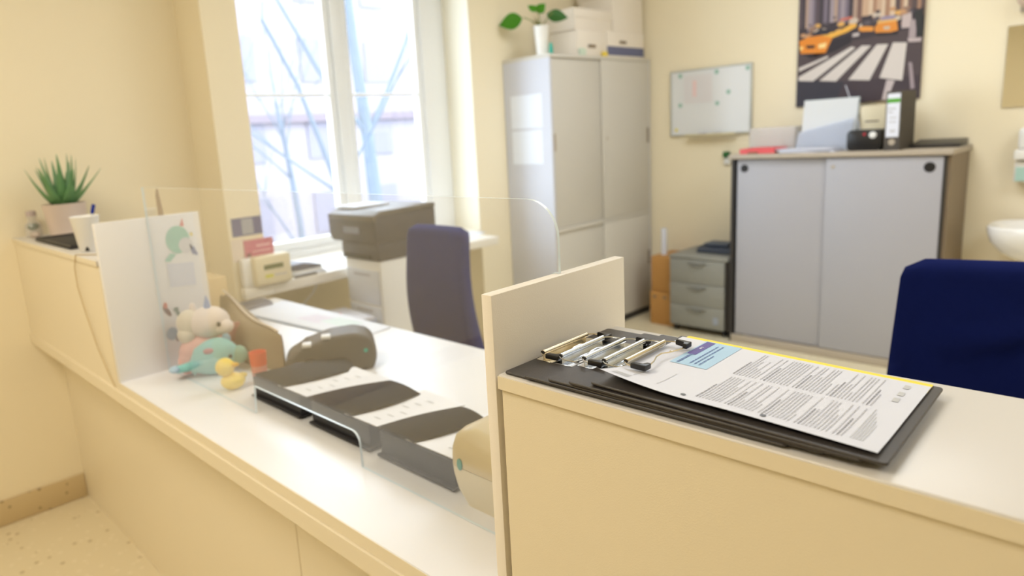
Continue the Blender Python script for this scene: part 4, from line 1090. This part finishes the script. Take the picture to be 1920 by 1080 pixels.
bm = B(); lathe(bm, [(0.011, 0), (0.007, 0.02), (0.001, 0.04)], 0.020, -0.015, 12); bmesh.ops.translate(bm, verts=bm.verts, vec=(0, 0, 0.188)); obj('horn', bm, col((150, 170, 214)), tu, world=False)
bm = B(); ball(bm, (0.045, -0.056, 0.145), 0.0065, u=10, v=8); obj('eye', bm, M_BLACK, tu, world=False)

tw = thing('plush_toy', 'teal plush whale lying in front of the pink plush animal', 'toy', (1.238, 0.790, WT), RIGHT)
PT = mat('plush_teal', (146, 206, 204), 0.95, noise=0.06, scale=30, bump=0.5, bscale=300)
bm = B(); n = 22; rings = []
for i in range(n+1):
    t = i/n; x = -0.105+0.175*t
    r = 0.006+0.047*math.sin(PI*min(0.999, t**1.5*0.97+0.01))**0.8
    if t < 0.25: r = 0.010+0.02*t
    zc = 0.050+(0.012 if t > 0.3 else 0.0)-0.018*(1-t)
    rings.append([bm.verts.new((x, r*0.85*math.cos(2*PI*k/16), max(0.001, zc+r*1.02*math.sin(2*PI*k/16)))) for k in range(16)])
for i in range(n):
    for k in range(16): bm.faces.new((rings[i][k], rings[i][(k+1) % 16], rings[i+1][(k+1) % 16], rings[i+1][k]))
bm.faces.new(rings[0]); bm.faces.new(rings[-1])
obj('body', bm, PT, tw, world=False, smooth=80)
bm = B(); ball(bm, (-0.108, 0, 0.034), 0.016, 1, 1.3, 0.6); obj('tail_fin', bm, col((176, 200, 220), 0.95), tw, world=False)
bm = B(); ball(bm, (0.072, -0.006, 0.050), 0.027, 0.9, 0.8, 1.0); obj('snout', bm, col((140, 178, 158), 0.95), tw, world=False)
bm = B(); ball(bm, (0.042, 0.010, 0.100), 0.013, 1, 0.7, 1.2); obj('ear', bm, col((134, 170, 190), 0.95), tw, world=False)
bm = B(); ball(bm, (0.046, -0.041, 0.058), 0.006, u=10, v=8); obj('eye', bm, M_BLACK, tw, world=False)
bm = B(); ball(bm, (-0.012, -0.038, 0.083), 0.011, 1.3, 0.5, 0.8, u=12, v=8); obj('cheek_patch', bm, col((196, 140, 146), 0.95), tw, world=False)
bm = B(); ball(bm, (0, 0, 0), 0.020, 1.1, 0.9, 0.9); bmesh.ops.translate(bm, verts=bm.verts, vec=(1.165, 0.738, WT+0.018))
tag(obj('small_ball', bm, col((232, 140, 132), 0.9)), 'small salmon pink ball beside the left divider panel', 'ball')

dk2 = thing('rubber_duck', 'small yellow rubber duck behind the acrylic screen', 'toy', (1.405, 0.762, WT), RIGHT)
YD = mat('duck_yellow', (250, 220, 70), 0.45, noise=0.01)
bm = B(); ball(bm, (0.004, 0, 0.024), 0.026, 1.25, 1.0, 0.92); ball(bm, (0.030, 0, 0.036), 0.010, 1.3, 0.8, 0.8); obj('body', bm, YD, dk2, world=False)
bm = B(); ball(bm, (-0.012, 0, 0.066), 0.0255, 1.0, 1.0, 1.0); obj('head', bm, YD, dk2, world=False)
bm = B(); ball(bm, (0.014, -0.012, 0.072), 0.010, 1.1, 1.0, 0.6, u=12, v=8); obj('beak', bm, col((238, 190, 70), 0.5), dk2, world=False)
oc = thing('paper_cup', 'orange and pink cup standing beside the yellow duck', 'cup', (1.415, 0.842, WT))
bm = B(); lathe(bm, [(0.019, 0), (0.022, 0.05)], 0, 0, 24); obj('lower_part', bm, col((226, 150, 140)), oc, world=False)
bm = B(); lathe(bm, [(0.022, 0.0502), (0.024, 0.088), (0.022, 0.088), (0.019, 0.052)], 0, 0, 24); obj('upper_part', bm, col((232, 100, 66)), oc, world=False)

# ------------------------------------------------------------------ on the left raised counter
AZ = 1.1404
tr = thing('flat_tray', 'flat black tray beside the aloe pot', 'tray', (0.46, 0.66, AZ))
bm = B(); box(bm, 0.25, 0.70, 0.598, 0.745, AZ, AZ+0.008, 0.003); obj('plate', bm, M_BLACKM, tr)
bm = B(); tube(bm, [(0.255, 0.603, AZ+0.010), (0.695, 0.603, AZ+0.010), (0.695, 0.740, AZ+0.010), (0.255, 0.740, AZ+0.010)], 0.003, 8, closed=True); obj('rim', bm, M_BLACK, tr)
al = thing('aloe_plant', 'green aloe plant in a pinkish pot at the wall end of the counter', 'plant', (0.150, 0.738, AZ))
bm = B(); lathe(bm, [(0.058, 0), (0.064, 0.005), (0.076, 0.115), (0.078, 0.122), (0.072, 0.122), (0.068, 0.100)], 0, 0, 36); obj('pot', bm, M_POT, al, world=False)
bm = B(); lathe(bm, [(0.067, 0.098), (0.067, 0.104)], 0, 0, 28); obj('soil', bm, M_SOIL, al, world=False)
def aloe_leaf(a, elev, L, w, curve, parent):
    bm = B(); n = 14; rings = []
    ca, sa = math.cos(a), math.sin(a)
    x = 0.016; z = 0.104; e = elev
    pts = []
    for i in range(n+1):
        pts.append((x, z, e)); st = L/n; x += math.cos(e)*st; z += math.sin(e)*st; e += curve/n
    for i, (x, z, e) in enumerate(pts):
        t = i/n; ww = w*(1-t**1.4)**0.85*(0.80+0.4*math.sin(PI*min(1, t*1.6)))+0.0008; th = 0.34*ww
        ring = []
        for k in range(12):
            q = 2*PI*k/12; lx = ww*math.cos(q); nz = th*math.sin(q)-0.35*ww*(1-abs(math.cos(q)))*(-1 if math.sin(q) > 0 else 0)*-0.6
            px = x-math.sin(e)*nz; pz_ = z+math.cos(e)*nz
            ring.append(bm.verts.new((ca*px-sa*lx, sa*px+ca*lx, pz_)))
        rings.append(ring)
    for i in range(n):
        for k in range(12): bm.faces.new((rings[i][k], rings[i][(k+1) % 12], rings[i+1][(k+1) % 12], rings[i+1][k]))
    bm.faces.new(rings[0]); bm.faces.new(rings[-1])
    return obj('leaf', bm, M_GRN if random.random() < 0.7 else mat('aloe_blue_green', (118, 160, 122), 0.45, noise=0.2, scale=14), parent, world=False, smooth=60)
ra = random.Random(5)
for k in range(24):
    ringi = k/24.0
    a = k*2.399963; elev = math.radians(86-50*ringi+ra.uniform(-5, 5)); L = 0.200-0.015*ringi+ra.uniform(-0.012, 0.012)
    cur = ra.uniform(0.10, 0.45)*(0.4+ringi)
    # the plant stands beside the wall: leaves that side stay upright
    if math.cos(a) < -0.3: elev = max(elev, math.radians(62)); L *= 0.86
    aloe_leaf(a, elev, L, 0.0185, cur, al)
jr = thing('glass_jar', 'small glass jar with moss at the wall end of the counter', 'jar', (0.055, 0.640, AZ))
bm = B(); lathe(bm, [(0.024, 0), (0.030, 0.004), (0.030, 0.045), (0.016, 0.062), (0.018, 0.080)], 0, 0, 28); obj('glass_body', bm, M_CLEARP, jr, world=False)
bm = B(); ball(bm, (0, 0, 0.038), 0.021, 1, 1, 0.7); obj('moss', bm, col((66, 92, 30), 0.95), jr, world=False)
bm = B(); lathe(bm, [(0.018, 0.0805), (0.018, 0.098), (0.010, 0.100)], 0, 0, 20); obj('stopper', bm, col((190, 176, 176)), jr, world=False)
bm = B(); ball(bm, (0.135, 0.625, AZ+0.012), 0.017, 1.3, 1, 0.7, u=14, v=10); tag(obj('shell', bm, mat('shell_grey', (190, 176, 164), 0.7, noise=0.2, scale=40)), 'pale rounded shell lying by the glass jar', 'shell')
cu = thing('cup', 'white tapered paper cup with small black mark at the counter edge', 'cup', (0.800, 0.628, AZ))
bm = B(); lathe(bm, [(0.026, 0), (0.028, 0.002), (0.041, 0.106), (0.043, 0.109), (0.041, 0.111), (0.038, 0.106), (0.025, 0.006)], 0, 0, 36); obj('vessel', bm, M_WPLAST, cu, world=False)
bm = B(); prism(bm, [(-0.006, 0.004), (0.006, 0.004), (0.0045, 0.013), (0.0, 0.018), (-0.004, 0.012)], 'y', -0.0302, -0.0285)
bmesh.ops.rotate(bm, verts=bm.verts, cent=(0, 0, 0), matrix=Matrix.Rotation(math.radians(62), 3, 'Z'))
obj('black_mark', bm, M_BLACK, cu, world=False)
pen = thing('ballpoint_pen', 'blue pen standing in the white paper cup', 'pen', (0.800, 0.628, AZ+0.008))
bm = B(); tube(bm, [(-0.004, -0.004, 0.0), (0.012, 0.020, 0.108)], 0.0042, 12); obj('barrel', bm, M_WPLAST, pen, world=False)
bm = B(); tube(bm, [(0.0125, 0.0205, 0.1085), (0.018, 0.0275, 0.136)], 0.0055, 12); obj('pen_cap', bm, col((18, 48, 150), 0.3), pen, world=False)
bm = B(); tube(bm, [(0.86, 0.5705, 1.142), (0.838, 0.5675, 1.10), (0.835, 0.5675, 1.04), (0.88, 0.5675, 0.95), (0.94, 0.5675, 0.86), (1.00, 0.5675, 0.80), (1.045, 0.5675, 0.762)], 0.0016, 8)
tube(bm, [(0.93, 0.612, 1.142), (0.90, 0.59, 1.1425), (0.86, 0.5705, 1.142)], 0.0016, 8)
tag(obj('thin_cable', bm, mat('cable_beige', (186, 164, 116), 0.5)), 'thin beige cable hanging down the front of the raised counter', 'cable')
bm = B(); prism(bm, [(0.952, 1.141), (1.004, 1.141), (0.984, 1.25), (0.968, 1.320), (0.958, 1.30)], 'y', 0.795, 0.801)
tag(obj('pointed_card', bm, col((136, 112, 92))), 'brown pointed card standing behind the white divider panel', 'card')

# ------------------------------------------------------------------ outside the window
def tree(lab, base, h, lean, seed, r0, group=None):
    rt_ = random.Random(seed)
    t = thing('street_tree', lab, 'tree', base, 0, group)
    bm = B()
    def branch(p, d, L, r, depth):
        pts = [p]; tp_ = [r]; q = p.copy(); dd = d.copy(); n = 6
        for i in range(n):
            wob = 0.12 if depth else 0.03
            dd = (dd+Vector((rt_.uniform(-wob, wob), rt_.uniform(-wob, wob), rt_.uniform(-.02, .10)))).normalized()
            q = q+dd*(L/n); pts.append(q.copy()); tp_.append(r*(1-0.6*(i+1)/n))
        tube(bm, pts, r, 7, taper=tp_)
        if depth < 4:
            for i in range(3 if depth else 6):
                k = rt_.randint(2, n); a = rt_.uniform(0, 2*PI); el = rt_.uniform(0.3, 1.0)
                nd = (dd*0.6+Vector((math.cos(a)*el, math.sin(a)*el, 0.35))).normalized()
                branch(pts[k], nd, L*rt_.uniform(0.45, 0.68), tp_[k]*(0.42 if depth == 0 else 0.6), depth+1)
    branch(Vector((0, 0, 0)), Vector(lean).normalized(), h, r0, 0)
    obj('branches', bm, M_BARK, t, world=False)
    return t
tree('bare tree trunk seen through the right window sash', (-5, 6.27, -3.4), 7.4, (0, -0.005, 1), 4, 0.15)
tree('thin bare tree behind the left window sash', (-9, 4.6, -3.4), 5.0, (0, 0.15, 1), 9, 0.08)
tree('pale bare tree far behind the window', (-13, 9.6, -3.4), 6.0, (0, -0.05, 1), 21, 0.12)
hs = thing('house', 'pale house with rows of windows across the street', 'building', (-24, 10, -3.5))
bm = B(); box(bm, -28, -22, -2, 26, -3.5, 10); obj('facade', bm, mat('facade_pale', (126, 120, 126), 0.9, noise=0.05, scale=0.5), hs)
for i in range(8):
    for j in range(4):
        yy = -0.5+i*3.2; zz = -2.2+j*3.1
        bm = B(); box(bm, -22.0, -21.93, yy, yy+1.2, zz, zz+1.7); wf = obj('window', bm, mat('facade_window', (106, 103, 114), 0.7), hs)
bm = B(); box(bm, -22.0, -21.7, -2, 26, 2.4, 2.7); obj('cornice', bm, mat('cornice_pale', (104, 94, 100), 0.9), hs)
bm = B(); box(bm, -40, -0.6, -20, 40, -3.6, -3.4)
struct('ground', bm, mat('street_grey', (150, 150, 154), 0.9, noise=0.1, scale=0.4))
